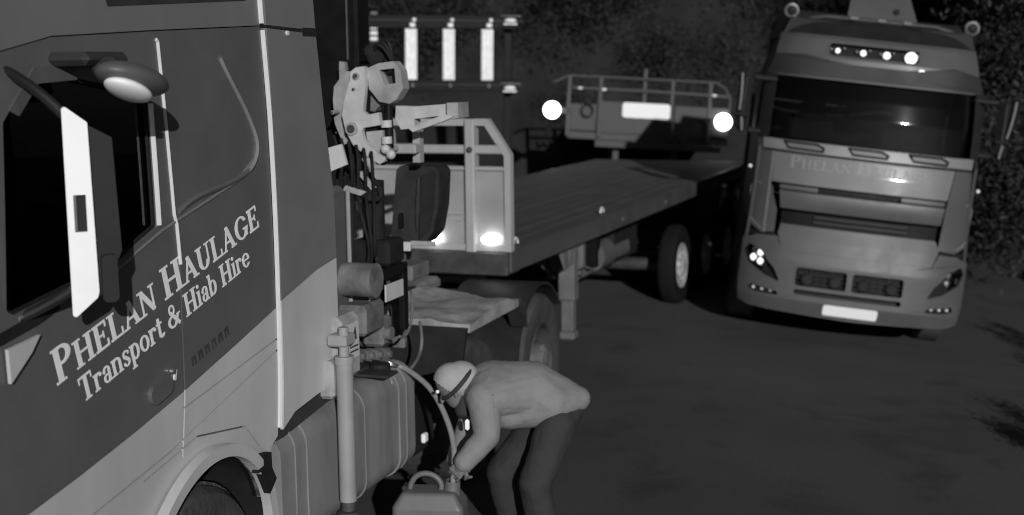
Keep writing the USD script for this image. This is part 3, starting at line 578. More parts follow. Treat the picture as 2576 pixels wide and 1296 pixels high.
arm = Polygon(Z6([(752, 648), (900, 655), (1190, 632), (1270, 630), (1275, 740), (1190, 765), (1100, 735), (900, 760), (905, 840), (790, 850), (745, 760)]))
strut = Polygon(Z6([(885, 838), (1180, 715), (1255, 735), (1180, 772), (920, 868)]))
pk = obj('knuckle_plate', plate_yz(A, 2.56, 2.60), 'crane_paint_bright', cr_); obj('knuckle_plate', plate_yz(B, 2.64, 2.68), 'crane_paint', cr_); obj('knuckle_plate', plate_yz(C, 2.72, 2.76), 'crane_paint', cr_)
for sh, u_ in ((A, 2.605), (B, 2.685), (C, 2.765)): obj('knuckle_backing', plate_yz(sh.buffer(.013), u_, u_ + .015), 'black_metal', cr_)  # black oversize plates paint an edge shadow round each knuckle plate
obj('link_ring', plate_yz(hook, 2.60, 2.70), 'crane_paint', cr_)
obj('boom_tip', cat_([plate_yz(arm, 2.64, 2.74)]), 'crane_paint_bright', cr_); obj('boom_tip_end', plate_yz(Polygon(Z6([(1190, 622), (1278, 622), (1284, 748), (1190, 768)])), 2.60, 2.78), 'crane_paint', cr_)
obj('boom_strut', plate_yz(strut, 2.58, 2.63), 'crane_paint_bright', cr_)
for (a, b, r_) in ((475, 390, .022), (455, 500, .010), (425, 840, .040), (270, 700, .012), (705, 1020, .02)):
    w_, z_ = Z6([(a, b)])[0]; pn = obj('pin', cyl((2.545, w_, z_), (2.86, w_, z_), r_), 'crane_paint', cr_); obj('pin_end', cyl((2.535, w_, z_), (2.546, w_, z_), r_ * .62), 'dark_steel', pn)
lw = Polygon(Z6([(520, 870), (655, 855), (662, 1010), (640, 1060), (560, 980), (525, 930)])); obj('lower_housing', plate_yz(lw, 2.60, 2.80), 'crane_paint', cr_)
ub = Polygon(Z6([(548, 340), (650, 345), (690, 462), (640, 605), (560, 700), (525, 690)])); obj('inner_web', plate_yz(ub, 2.66, 2.80), 'grimy_steel', cr_)
obj('cylinder_rod', cyl((2.62, *Z6([(700, 640)])[0]), (2.62, *Z6([(705, 1010)])[0]), .026), 'black_metal', cr_)
for b in (800, 940): obj('rod_clamp', cyl((2.60, *Z6([(690, b - 30)])[0]), (2.60, *Z6([(692, b + 30)])[0]), .034), 'crane_paint_bright', cr_)
for a, b in ((700, 1015), (745, 1060)): obj('shackle', ball((2.56, *Z6([(a, b)])[0]), .03), 'crane_paint_bright', cr_)
obj('stay_post', cat_([plate_yz(Polygon(Z6([(800, 850), (862, 850), (862, 1150), (800, 1150)])), 2.80, 2.86), rbox(2.72, 2.86, .14, .40, 2.30, 2.36)]), 'headboard_post', cr_)
obj('valve_housing', cat_([rbox(2.66, 2.8, .33, .47, 2.88, 2.97, .03), cyl((2.64, .36, 2.90), (2.8, .36, 2.90), .055), rbox(2.66, 2.74, .27, .33, 2.80, 2.96, .02)] + [tube(smooth_path([(2.64, .30 + .03 * k, 2.94), (2.60, .26 + .03 * k, 2.99 - .01 * k), (2.62, .24, 2.86), (2.66, .30, 2.80)], 14), .011) for k in range(3)]), 'black_plastic', cr_)
# black lower hoses and pointed bracket under the plates
obj('hose_bundle', cat_([tube(smooth_path([(2.6, .56 - .02 * k, 2.30), (2.55, .52 - .025 * k, 2.2), (2.5, .44 - .03 * k, 2.10 - .01 * k), (2.5, .36 - .01 * k, 2.03)], 20), .014) for k in range(6)]), 'black_rubber', cr_)
obj('pointed_bracket', hull([(2.5, w_, z_) for w_, z_ in ((.62, 2.09), (.30, 2.13), (.28, 2.08), (.45, 2.02), (.62, 2.04))] + [(2.6, w_, z_) for w_, z_ in ((.62, 2.09), (.32, 2.12), (.45, 2.03))]), 'black_metal', cr_)
obj('bracket_stripe', plate_yz(Polygon([(.42, 2.20), (.39, 2.21), (.30, 2.11), (.33, 2.095)]), 2.46, 2.48), 'crane_paint', cr_)
obj('bracket_stripe', plate_yz(Polygon([(.50, 2.12), (.36, 2.085), (.40, 2.06), (.52, 2.09)]), 2.46, 2.48), 'crane_paint', cr_)
obj('warning_label', plate_yz(Polygon([(.482, 2.365), (.385, 2.39), (.352, 2.27), (.47, 2.225)]), 2.18, 2.20), 'paper', cr_, label='blank pale label plate beside the cab edge')
obj('label_arm', cyl((2.21, .42, 2.3), (2.55, .5, 2.2), .02), 'black_metal', cr_)
obj('black_column', cat_([cyl((2.62, .39, 1.2), (2.62, .39, 2.14), .07), rbox(2.5, 2.75, .24, .5, 1.62, 1.78, .02)]), 'black_rubber', cr_)
# oil tank hanging near the headboard
ot = Polygon([(.395, 2.175), (.37, 2.205), (.11, 2.20), (.095, 2.17), (.11, 1.95), (.145, 1.78), (.21, 1.70), (.42, 1.68), (.445, 1.72)])
tk = obj('oil_tank', plate_yz(ot.buffer(-.05).buffer(.05), 3.0, 3.2), 'tank_plastic', cr_, label='dark tapered tank in front of the pale headboard')
obj('tank_side', plate_yz(Polygon([(.21, 2.14), (.13, 2.18), (.115, 2.15), (.13, 1.95), (.16, 1.80), (.235, 1.73), (.22, 1.95)]), 2.97, 2.98), 'black_plastic', tk); obj('tank_seam', plate_yz(Polygon([(.235, 2.13), (.215, 2.13), (.225, 1.9), (.25, 1.78), (.255, 1.9)]), 2.966, 2.972), 'dark_plastic', tk)
obj('tank_recess', plate_yz(rrect(.35, .375, 1.8, 1.9, .01), 2.972, 2.999), 'black_metal', tk)
obj('tank_mount', cat_([rbox(3.0, 3.08, .37, .46, 1.0, 1.75), rbox(3.0, 3.3, .3, 1.3, 1.45, 1.55)]), 'grimy_steel', tk)
obj('tank_foot_plate', rbox(2.95, 2.97, .29, .385, 1.655, 1.715, .004), 'paper', tk); obj('tank_foot_bar', rbox(2.98, 3.0, .13, .3, 1.69, 1.72, .004), 'headboard_post', tk)
for k in range(6):
    w0 = .60 - .05 * k; obj('hydraulic_hose', tube(smooth_path([(2.52, w0, 2.42 - .02 * k), (2.47 - .01 * k, w0 - .05, 2.25), (2.5, w0 - .02, 2.0), (2.45, w0 - .10 + .03 * (k % 3), 1.75), (2.3, w0 - .12, 1.5 + .04 * k)], 26), .011), 'black_rubber', cr_)
# black boom parked upright behind the knuckles, crane base, main boom and column
bb = obj('upright_boom', rbox(2.9, 3.1, .60, 1.0, 2.25, 4.1, .02), 'black_metal', cr_); obj('boom_edge', rbox(2.88, 2.9, .66, .667, 2.8, 4.1, .002), 'grey_plastic', bb)
obj('crane_base', cat_([rbox(1.45, 2.1, .55, 1.95, .99, 1.3, .03), rbox(1.5, 2.05, .95, 1.55, 1.3, 1.8, .06)]), 'crane_paint', cr_)
obj('crane_column', cyl((1.8, 1.25, 1.8), (1.8, 1.25, 2.75), .2, .17), 'crane_paint', cr_)
obj('main_boom', hull([(1.66, 1.5, 2.6), (1.94, 1.5, 2.6), (1.66, 1.5, 2.95), (1.94, 1.5, 2.95), (2.5, .95, 2.5), (2.9, .95, 2.5), (2.5, .95, 2.75), (2.9, .95, 2.75)]), 'crane_paint', cr_)
obj('outrigger_beam', rbox(1.1, 1.35, -.05, 2.5, 1.14, 1.34, .02), 'crane_paint', cr_)
lg = obj('outrigger_leg', cat_([cyl((1.14, -.10, .60), (1.14, -.10, 1.33), .044, n=28), cyl((1.14, -.10, 1.33), (1.14, -.10, 1.37), .05, n=28), cyl((1.14, -.10, 1.37), (1.14, -.10, 1.52), .026, n=20), rbox(1.10, 1.22, -.13, -.02, 1.42, 1.48, .01)]), 'pole_paint', cr_, label='pale upright stabiliser leg in front of the fuel tank')
obj('leg_foot', cat_([cyl((1.14, -.10, .55), (1.14, -.10, .6), .036), lathe([(.0, .05), (.05, .04), (.06, 0), (.0, 0)], (1.14, -.10, .50), (0, 0, 1), 24)]), 'dark_steel', lg)
stk = obj('leg_head', rbox(1.20, 1.46, -.05, .12, 1.20, 1.55, .03), 'crane_paint', lg)
obj('warning_sticker', rbox(1.27, 1.42, -.056, -.050, 1.31, 1.50, .002), 'paper', stk)
for k, z_ in enumerate((1.345, 1.37)): obj('sticker_line', rbox(1.30, 1.40, -.059, -.0565, z_, z_ + .010, .001), 'dark_steel', stk)
obj('sticker_sign', plate_xz(Polygon([(1.32, 1.41), (1.37, 1.48), (1.385, 1.41)]), -.059, -.0565), 'dark_steel', stk)
obj('lift_cylinder', cat_([cyl((1.62, .30, 1.25), (1.62, .30, 1.72), .05), cyl((1.62, .30, 1.7), (1.62, .30, 2.2), .022)]), 'crane_paint', cr_)

# ------------------------------------------------------------------ flatbed trailer behind the tractor
TT = heading(-.004, 10.659, .36)
tl = thing('flatbed_trailer', 'long empty flatbed trailer with a pale slotted headboard, coupled to the dark lorry', 'trailer', TT)
LEN = 10.4
frm = Polygon([(0, 1.36), (0, 2.14), (.19, 2.42), (2.31, 2.42), (2.5, 2.14), (2.5, 1.36)])
bars = frm.difference(frm.buffer(-.055))
hb = obj('headboard', plate_yz(sbox(.05, 1.36, .30, 2.04).union(sbox(.38, 1.36, 2.12, 2.04)).union(sbox(2.2, 1.36, 2.45, 2.04)), .03, .05), 'headboard_paint', tl, label='pale steel headboard panel')
obj('headboard_frame', plate_yz(bars, .0, .07), 'headboard_post', hb)
for w_ in (.30, 1.22, 2.12): obj('headboard_post', rbox(-.03, .09, w_, w_ + .085, 1.2, 2.42, .012), 'headboard_post', hb)
for z_, h_ in ((2.14, .07), (2.005, .03)): obj('headboard_rail', rbox(.005, .06, .05, 2.45, z_, z_ + h_, .01), 'headboard_post', hb)
obj('post_pin', ball((-.035, .335, 2.175), .025), 'dark_steel', hb)
for k in range(2): obj('headboard_rib', rbox(.015, .03, .42, .62, 1.60 + .05 * k, 1.615 + .05 * k, .004), 'headboard_post', hb)
for k, (w_, sy, sz) in enumerate(((.175, .078, .042), (.65, .04, .045), (1.83, .04, .045), (2.33, .078, .042))):
    l_ = obj('marker_lamp', lathe([(0, .03), (.8, .02), (1, 0), (1, -.02), (0, -.02)], (0, 0, 0), (-1, 0, 0), 28), 'lit_lens', hb); x = UsdGeom.Xformable(l_); x.AddTranslateOp().Set((-.012, w_, 1.455)); x.AddScaleOp().Set((1, sy, sz))
# deck of planks
pl = np.random.default_rng(3)
for k in range(12):
    w0 = .05 + k * .2; obj('deck_plank', rbox(.1, LEN, w0 + .002, w0 + .198, 1.325, 1.36 + pl.uniform(-.003, .003), .006), 'deck_wood', tl)
for w_ in (0, 2.45): obj('side_rave', rbox(.0, LEN, w_, w_ + .05, 1.19, 1.362, .008), 'rave_paint', tl)
for w_ in (.85, 1.57): obj('main_beam', plate_xz(Polygon([(.2, 1.30), (LEN, 1.30), (LEN, .95), (2.4, .85), (1.4, 1.12), (.2, 1.14)]), w_, w_ + .08), 'rave_paint', tl)
for k in range(8): obj('cross_bearer', rbox(.5 + 1.3 * k, .58 + 1.3 * k, .06, 2.44, 1.2, 1.31), 'rave_paint', tl)
obj('front_bolster', rbox(-.05, .25, .02, 2.48, 1.17, 1.355, .01), 'dark_steel', tl)
obj('rub_plate', rbox(.3, 1.6, .5, 2.0, 1.09, 1.14), 'grimy_steel', tl)
for w_, s_ in ((.12, -1), (2.22, 1)):
    L_ = obj('landing_leg', cat_([rbox(1.98, 2.13, w_, w_ + .16, .62, 1.3, .012), rbox(2.0, 2.11, w_ + .02, w_ + .14, .32, .64, .01), rbox(1.98, 2.13, w_ + .0, w_ + .16, .24, .32, .02)]), 'leg_paint', tl)
    obj('leg_bracket', hull([(1.60, w_ - .02, 1.3), (1.78, w_ - .02, 1.3), (1.78, w_ - .02, .98), (1.64, w_ - .02, .96), (1.60, w_ + .08, 1.3), (1.78, w_ + .08, 1.3), (1.78, w_ + .08, .98)]), 'leg_paint', L_)
    obj('leg_brace', cat_([rbox(1.84, 1.95, w_ - .01, w_ + .05, .98, 1.3, .01), cyl((2.05, w_ + .08, .75), (2.5, .9, 1.1), .03), rbox(2.26, 2.36, w_, w_ + .06, .88, 1.3, .01)]), 'leg_paint', L_)
    obj('crank_handle', tube(smooth_path([(2.15, w_ - .03, .92), (2.15, w_ - .1, .92), (2.25, w_ - .12, .86), (2.32, w_ - .12, .86)], 10), .012), 'dark_steel', L_)
# side gear between legs and wheels
obj('winch', cat_([cyl((2.75, .12, 1.10), (2.75, .5, 1.10), .11), rbox(2.6, 2.72, .1, .3, .85, 1.2, .01)]), 'black_metal', tl)
obj('load_box', rbox(2.55, 2.95, .25, .6, .72, 1.02, .03), 'leg_paint', tl, label='pale toolbox under the trailer deck')
obj('spare_carrier', cat_([rbox(4.1, 5.1, .35, .9, .66, 1.12, .03)]), 'black_plastic', tl)
obj('air_receiver', cyl((3.7, .5, .8), (4.7, .5, .8), .17), 'grey_plastic', tl)
for k, u_ in enumerate((6.05, 7.42, 8.80)):
    dz = (-.11, -.16, -.22)[k]
    obj('axle', cyl((u_, .3, .5 + dz), (u_, 2.2, .5 + dz), .08), 'dark_steel', tl)
    wheel(tl, (u_, .04, .5 + dz), .5, .20, -1, rim_m='rim_paint', tyre_m='worn_tyre', dish=.02, blocks=False); wheel(tl, (u_, 2.46, .5 + dz), .5, .36, 1, far=True, rim_m='grimy_steel', tyre_m='black_rubber')
    pass
obj('rear_beam', rbox(LEN, LEN + .06, .02, 2.48, 1.0, 1.36), 'dark_steel', tl)
for u_ in (3.2, 5.0, 9.6): obj('side_marker', rbox(u_, u_ + .08, -.012, 0, 1.25, 1.29, .003), 'reflector' if u_ > 9 else 'grey_plastic', tl)
for u_ in (.42, 2.9): obj('lashing_ring', tube(smooth_path([(u_ + .05 * math.cos(a), .12, 1.37 + .05 * math.sin(a)) for a in np.linspace(0, math.pi, 9)], 14), .010), 'trim_bright', tl)

# ------------------------------------------------------------------ second trailer parked beyond, facing the yard
b0 = np.array([.80, 21.68]); b1 = np.array([3.33, 21.55]); d = (b1 - b0) / np.linalg.norm(b1 - b0)
ex = np.array([d[0], d[1], -.062]); ex /= np.linalg.norm(ex); ey = np.array([-d[1], d[0], 0]); ez = np.cross(ex, ey); ez /= np.linalg.norm(ez)
BT = frame((b0[0], b0[1], .02), ex, ey, ez)
ft_ = thing('parked_trailer', 'far trailer with two round lamps and a plain white plate under an open rail frame', 'trailer', BT)
W_ = 2.56
xs_, zs_ = (lambda px: (px - 1415) / 157.), None
brd = obj('end_board', plate_xz(sbox(0, 1.80, .45, 2.22).union(sbox(.49, 1.78, 1.62, 2.28)).union(sbox(1.70, 1.82, W_, 2.26)), .0, .03), 'far_board', ft_)
obj('top_rail', tube([(-.25, .0, 2.55), (.0, 0, 2.66), (1.2, 0, 2.66), (2.32, 0, 2.66), (2.46, 0, 2.58), (2.56, 0, 2.42), (W_, 0, 2.2)], .022), 'far_rail', ft_)
obj('mid_rail', tube([(.05, 0, 2.47), (1.3, 0, 2.47), (W_, 0, 2.45)], .026), 'far_rail', ft_)
for x_ in (.0, .5, 1.64, 2.24): obj('rail_post', rbox(x_ - .03, x_ + .03, -.02, .04, 1.7, 2.66), 'far_rail', ft_)
obj('rail_post', rbox(1.17, 1.23, .03, .08, 1.8, 2.82), 'far_rail', ft_)
obj('number_plate', plate_xz(rrect(.86, 1.62, 2.04, 2.28, .05), -.04, -.02), 'reflector', ft_, label='bright blank plate across the middle of the board')
for x_, z_ in ((-.26, 2.10), (2.47, 2.05)):
    l_ = obj('round_lamp', lathe([(0, .05), (.07, .045), (.125, .02), (.135, -.02), (0, -.03)], (x_, -.05, z_), (0, -1, 0), 28), 'lit_lens', ft_, smooth=True, label='large round lit lamp at the corner')
    obj('lamp_bracket', rbox(min(x_, x_ + .3 * (1 if x_ < 1 else -1)), max(x_, x_ + .3 * (1 if x_ < 1 else -1)), -.02, .02, z_ - .05, z_ + .05), 'far_rail', l_)
for x_, z_ in ((.17, 2.47), (.55, 2.465), (2.30, 2.46)): obj('small_marker', ball((x_, -.04, z_), .03, 2, (1.3, .6, .7)), 'ribbed_white', ft_)
obj('hanging_strap', cat_([tube(smooth_path([(.18, -.04, 2.40), (.22, -.05, 2.3), (.3, -.05, 2.36), (.38, -.05, 2.28), (.42, -.04, 2.42)], 20), .025), tube(smooth_path([(.30 + .09 * math.cos(a), -.05, 2.12 + .1 * math.sin(a)) for a in np.linspace(0, 6.28, 14)], 24), .015)]), 'black_rubber', ft_)
obj('bed', rbox(-.0, W_, .04, 9.0, 1.66, 1.78), 'dark_steel', ft_); obj('buffer_beam', rbox(.45, W_ - .1, -.02, .2, 1.55, 1.66), 'far_board', ft_)
obj('side_step', hull([(1.75, -.02, 1.78), (1.80, -.02, 1.78), (1.88, -.02, 1.62), (1.95, -.02, 1.78), (1.75, .05, 1.78), (1.95, .05, 1.78), (1.85, .05, 1.6)]), 'far_board', ft_)
for x_ in (.75, 1.7): obj('main_beam', rbox(x_, x_ + .1, .2, 8.8, .95, 1.66), 'dark_steel', ft_)
def simple_wheel(parent, c, r, w):
    t = obj('wheel', lathe([(r * .55, 0), (r * .9, .0), (r, -.04), (r, -w + .04), (r * .9, -w), (r * .55, -w)], c, (1, 0, 0), 32), 'tyre', parent); obj('rim', lathe([(r * .55, 0), (r * .5, -.06), (.0, -.04)], c, (1, 0, 0), 24), 'grimy_steel', t)
for y_ in (1.2, 5.6, 6.9):
    for x_ in (.34, W_): simple_wheel(ft_, (x_, y_, .52 - .0 * y_), .52, .32)
    obj('axle', cyl((.3, y_, .52), (W_ - .3, y_, .52), .07), 'dark_steel', ft_)

# ------------------------------------------------------------------ rack of ribbed posts at the back
RK = frame((-2.45, 20.2, 0), (1, -.02, -.02), (.02, 1, 0), (0.02, 0, 1))
rk = thing('stake_rack', 'dark steel rack with bright ribbed upright posts behind the crane', 'rack', RK)
for z_, h_ in ((3.42, .20), (2.50, .17)):
    obj('beam', rbox(-.6, 2.50, -.03, .12, z_, z_ + h_, .01), 'black_metal', rk); obj('beam_flange', rbox(-.6, 2.58, -.06, -.03, z_ + h_ * .55, z_ + h_ * .62, .003), 'dark_steel', rk)
sh_ = obj('short_stake', rbox(.33, .43, .0, .08, 3.22, 3.66, .005), 'grimy_steel', rk, label='short ribbed post end showing above the crane')
for j in range(5): obj('stake_rib', rbox(.325, .435, -.025, .0, 3.24 + .082 * j, 3.29 + .082 * j, .006), 'ribbed_white', sh_)
for k, x_ in enumerate((.84, 1.40, 1.97)):
    st = obj('stake', rbox(x_, x_ + .175, .0, .08, 2.66, 3.42, .005), 'ribbed_white', rk, label='bright ribbed upright post')
    for j in range(3): obj('stake_rib', rbox(x_ + .012 + .058 * j, x_ + .046 + .058 * j, -.025, .0, 2.67, 3.40, .006), 'ribbed_white', st)
    obj('stake_hook', cat_([rbox(x_ + .08, x_ + .16, -.10, -.06, 3.44, 3.50, .006), rbox(x_ + .12, x_ + .17, -.10, -.06, 3.52, 3.57, .006)]), 'ribbed_white', st)
    obj('stake_foot', rbox(x_ + .1, x_ + .14, -.10, -.06, 2.56, 2.62, .005), 'grimy_steel', st)
for z_ in (3.54, 2.56):
    e_ = obj('end_lamp', cat_([ellipsoid((2.40, -.12, z_), (.085, .04, .035)), rbox(2.30, 2.50, -.10, -.06, z_ - .06, z_ - .035, .004)]), 'ribbed_white', rk, smooth=True)
    obj('end_bracket', rbox(2.26, 2.56, -.11, -.06, z_ + .055, z_ + .075, .004), 'grimy_steel', e_)
for x_ in (-.4, 2.3): obj('rack_leg', rbox(x_, x_ + .12, .15, .27, -.1, 3.6, .01), 'black_metal', rk)
for z_ in (3.45, 2.53): obj('leg_tie', cat_([rbox(-.4, -.28, .10, .16, z_, z_ + .1), rbox(2.3, 2.42, .10, .16, z_, z_ + .1)]), 'black_metal', rk)
# ------------------------------------------------------------------ grey lorry facing the yard
ra, rr = -.127, .118
ex = np.array([math.cos(ra) * math.cos(rr), math.sin(ra) * math.cos(rr), -math.sin(rr)]); ey = np.array([-math.sin(ra), math.cos(ra), 0]); ez = np.cross(ex, ey)
GT = frame((3.586, 14.324, -.281), ex, ey, ez)
gl = thing('grey_lorry', 'grey lorry facing the yard with roof spot lamps and a plain white number plate', 'lorry', GT)
ZN = [.35, .5, .9, 1.15, 1.3, 1.7, 1.9, 2.05, 2.2, 2.5, 2.7, 2.9, 3.0, 3.12, 3.32, 3.5, 3.62]
YN = [.05, .0, .02, .06, .08, .10, .129, .163, .205, .236, .275, .325, .36, .385, .48, .70, .98]
HW = [1.19, 1.21, 1.21, 1.20, 1.19, 1.18, 1.18, 1.18, 1.19, 1.185, 1.18, 1.175, 1.13, 1.10, 1.05, 1.0, .95]
def F(x, z):
    h = np.interp(z, ZN, HW); t = np.clip(np.abs(x) / h, 0, 1.05)
    return np.interp(z, ZN, YN) + .12 * t ** 2 + .20 * t ** 7
def face(poly, off=0.0, th=.03, edge=.09):
    return sheet(poly, th, lambda a, b, t: np.stack([a, F(a, b) - off - th + t, b], 1), edge)
def hw(z): return float(np.interp(z, ZN, HW))
def band(z0, z1, x0=None, x1=None, n=12):
    zz = np.linspace(z0, z1, n); return Polygon([(-hw(z) if x0 is None else x0, z) for z in zz] + [(hw(z) if x1 is None else x1, z) for z in zz[::-1]])
bump_ = Polygon([(-1.19, .40), (-1.08, .36), (0, .33), (1.08, .36), (1.19, .40), (1.21, .6), (1.21, 1.08), (1.08, 1.14), (.86, 1.16), (.80, 1.02), (-.80, 1.02), (-.86, 1.16), (-1.08, 1.14), (-1.21, 1.08), (-1.21, .6)])
gr1, gr2 = rrect(-.62, -.08, .66, .86, .03), rrect(-.02, .52, .66, .86, .03)
hl = lambda s: Polygon([(s * 1.13, 1.02), (s * 1.17, .96), (s * 1.12, .84), (s * .94, .73), (s * .80, .69), (s * .86, .80), (s * 1.02, .97)]).buffer(.01)
fog = lambda s: Polygon([(s * .78, .53), (s * .80, .57), (s * 1.08, .60), (s * 1.10, .55), (s * 1.0, .525)])
slot_ = rrect(-.62, .52, .565, .62, .02)
cut = unary_union([gr1, gr2, hl(1), hl(-1), fog(1), fog(-1), slot_])
obj('bumper', face(bump_.difference(cut), 0, .04), 'cab_grey', gl)
obj('bumper_back', face(bump_.buffer(-.02), -.09, .03), 'black_plastic', gl)
for g_ in (gr1, gr2):
    x0, z0, x1, z1 = g_.bounds; q_ = obj('grille', face(g_.buffer(.0), -.08, .02), 'black_metal', gl)
    for k in range(4): obj('grille_bar', face(sbox(x0 + .01, z0 + .02 + .048 * k, x1 - .01, z0 + .032 + .048 * k), -.05, .03), 'black_plastic', q_)
    for k in range(2): obj('grille_disc', lathe([(0, .0), (.05, .0), (.075, -.02)], ((x0 + x1) / 2 + (.16 if k else -.14), float(F(0, .75)) - .0, (z0 + z1) / 2 - .03), (0, -1, 0), 20), 'black_plastic', q_)
    for k in range(2): obj('bulb', ball(((x0 + x1) / 2 + (.12 if k else -.1), float(F(0, .75)) + .02, z1 - .03), .010), 'chrome', q_)
for s in (-1, 1):
    h_ = obj('headlight', face(hl(s), -.07, .02), 'black_plastic', gl)
    for (dx, dz, r_) in ((1.075, .975, .030), (1.0, .945, .042), (1.07, .885, .040), (.995, .855, .040)):
        c_ = (s * dx, float(F(s * dx, dz)) + .035, dz)
        obj('reflector_bowl', lathe([(r_ * .25, -.03), (r_ * .6, -.022), (r_ * .9, -.008), (r_, .002)], c_, (-.12, -1, .05), 20), 'chrome', h_)
        obj('bulb', ball((c_[0], c_[1] + .008, c_[2]), r_ * (.68 if s < 0 else .5)), 'lit_lens_small' if s < 0 and r_ > .035 else 'ribbed_white', h_)  # left bulbs glow to stand in for glints off the headlight
    obj('indicator', face(Polygon([(s * 1.13, 1.01), (s * 1.155, .96), (s * 1.12, .87), (s * 1.105, .88), (s * 1.13, .955)]), -.03, .01), 'grey_plastic', h_)
    obj('headlight_glass', face(hl(s).buffer(-.004), -.008, .004), 'lamp_glass', h_)
    f_ = obj('fog_lamp', face(fog(s), -.05, .02), 'black_plastic', gl)
    for k in range(3): obj('lamp_bead', ball((s * (.86 + .09 * k), float(F(s * (.86 + .09 * k), .56)) + .015, .562), .017), 'ribbed_white', f_)
obj('number_plate', face(rrect(-.29, .29, .375, .495, .025), .046, .008), 'reflector', gl, label='blank white number plate')  # plain white base colour, gives off no light
# lower panel, bonnet, steps
obj('lower_panel', face(Polygon([(-.80, 1.02), (.80, 1.02), (.86, 1.2), (.80, 1.30), (-.84, 1.30), (-.86, 1.2)]), -.01, .03), 'cab_grey', gl)
for k, z_ in enumerate((1.06, 1.12, 1.18, 1.24)): obj('grille_bar', face(rrect(-.70 + .03 * k, .70, z_, z_ + .025, .01), .006, .012), 'cab_mid', gl)
rec = obj('bonnet_recess', face(sbox(-.84, 1.28, .82, 1.49), -.10, .02), 'black_metal', gl)  # backing coloured black for shade the shallow recess does not hold
for k, z_ in enumerate((1.335, 1.39)): obj('recess_bar', face(rrect(-.5, .5, z_, z_ + .022, .009), -.07, .025), 'cab_mid', rec)
obj('bonnet_bulge', sheet(Polygon([(-.87, 1.47), (.83, 1.47), (.85, 1.66), (-.90, 1.66)]), .06, lambda a, b, t: np.stack([a, F(a, b) + .03 - t - .03 * np.sin(np.clip((b - 1.47) / .19, 0, 1) * math.pi * .62 + .2) ** .8, b], 1), .06), 'cab_grey', gl, label='rounded middle bonnet panel')
ds = obj('bonnet_slot', face(Polygon([(-.92, 1.66), (.86, 1.66), (.87, 1.735), (-.93, 1.735)]), -.06, .02), 'black_metal', gl)
obj('slot_strip', face(rrect(-.90, -.5, 1.675, 1.72, .01), -.005, .03), 'cab_grey', ds); obj('slot_strip', face(rrect(.38, .85, 1.675, 1.72, .01), -.005, .03), 'cab_grey', ds)
for x_ in (-.80, .72): obj('slot_lamp', face(rrect(x_, x_ + .09, 1.688, 1.71, .006), .0, .01), 'ribbed_white', ds)
up = Polygon([(-.99, 1.74), (.87, 1.74), (.92, 2.06), (-1.0, 2.06)])
obj('bonnet_panel', face(up, .0, .03), 'cab_silver', gl, label='silver upper bonnet panel with faint serif letters')
put_text('bonnet_name', 'P^HELAN H^AULAGE', .13, .10, -.83, 1.915, 1.50, 'faded_lettering', gl, lambda g_, th: face(g_, .0312, .002, .3), slope=0.0, lab='faint serif letters PHELAN HAULAGE on the bonnet')
obj('bonnet_side_edge', face(sbox(-1.018, 1.18, -.998, 2.06), .004, .02), 'cab_silver_light', gl)
for s in (-1, 1):
    cp = Polygon([(s * 1.03, 1.17), (s * 1.19, 1.26), (s * 1.185, 1.72), (s * 1.14, 2.06), (s * 1.04, 2.06)])
    obj('corner_panel', face(cp, -.012, .03), 'cab_grey', gl)
    e = cp.buffer(-.03).exterior.coords; pth = smooth_path([(s * 1.10, 1.70), (s * 1.17, 1.69), (s * 1.178, 1.5), (s * 1.165, 1.32), (s * 1.10, 1.25), (s * 1.04, 1.215)], 20)
    obj('corner_edge', tube(np.stack([pth[:, 0], F(pth[:, 0], pth[:, 1]) - .02, pth[:, 1]], 1), .008, 6), 'cab_silver_light', gl)
    obj('corner_gap', face(Polygon([(s * .86, 1.15), (s * 1.2, 1.13), (s * 1.2, 1.2), (s * 1.05, 1.165), (s * .9, 1.20)]), -.03, .02), 'black_rubber', gl)
    if s > 0: obj('bonnet_side_panel', face(Polygon([(.84, 1.20), (1.03, 1.18), (1.04, 2.06), (.93, 2.06), (.87, 1.66)]), -.008, .03), 'cab_grey', gl)
    else: obj('bonnet_side_panel', face(Polygon([(-.90, 1.20), (-1.03, 1.18), (-1.04, 2.06), (-1.02, 2.06), (-.995, 1.7), (-.9, 1.44)]), -.008, .03), 'cab_grey', gl)
obj('bonnet_gap', face(band(2.055, 2.085, -1.1, 1.1), -.012, .02), 'black_rubber', gl)
cw = Polygon([(-1.12, 2.085), (1.12, 2.085), (1.13, 2.20), (-1.13, 2.20)])
vents = [Polygon([(x_, 2.115), (x_ + .36, 2.11), (x_ + .37, 2.145), (x_ + .30, 2.178), (x_ - .05, 2.18)]) for x_ in (-.86, -.18, .46)]
cwl = obj('cowl', face(cw.difference(unary_union([v.buffer(.012) for v in vents])), .0, .03), 'cab_silver_light', gl, label='light strip under the windscreen with dark recesses')
for v in vents:
    obj('cowl_recess', face(v.buffer(.014), -.03, .02), 'black_rubber', cwl); obj('cowl_insert', face(v.buffer(-.012), -.008, .02), 'cab_silver', cwl)
for x_ in (-.28, .38, -1.0): obj('wiper_arm', face(Polygon([(x_, 2.10), (x_ + .025, 2.10), (x_ + .10, 2.20), (x_ + .075, 2.20)]), .01, .012), 'black_rubber', cwl)
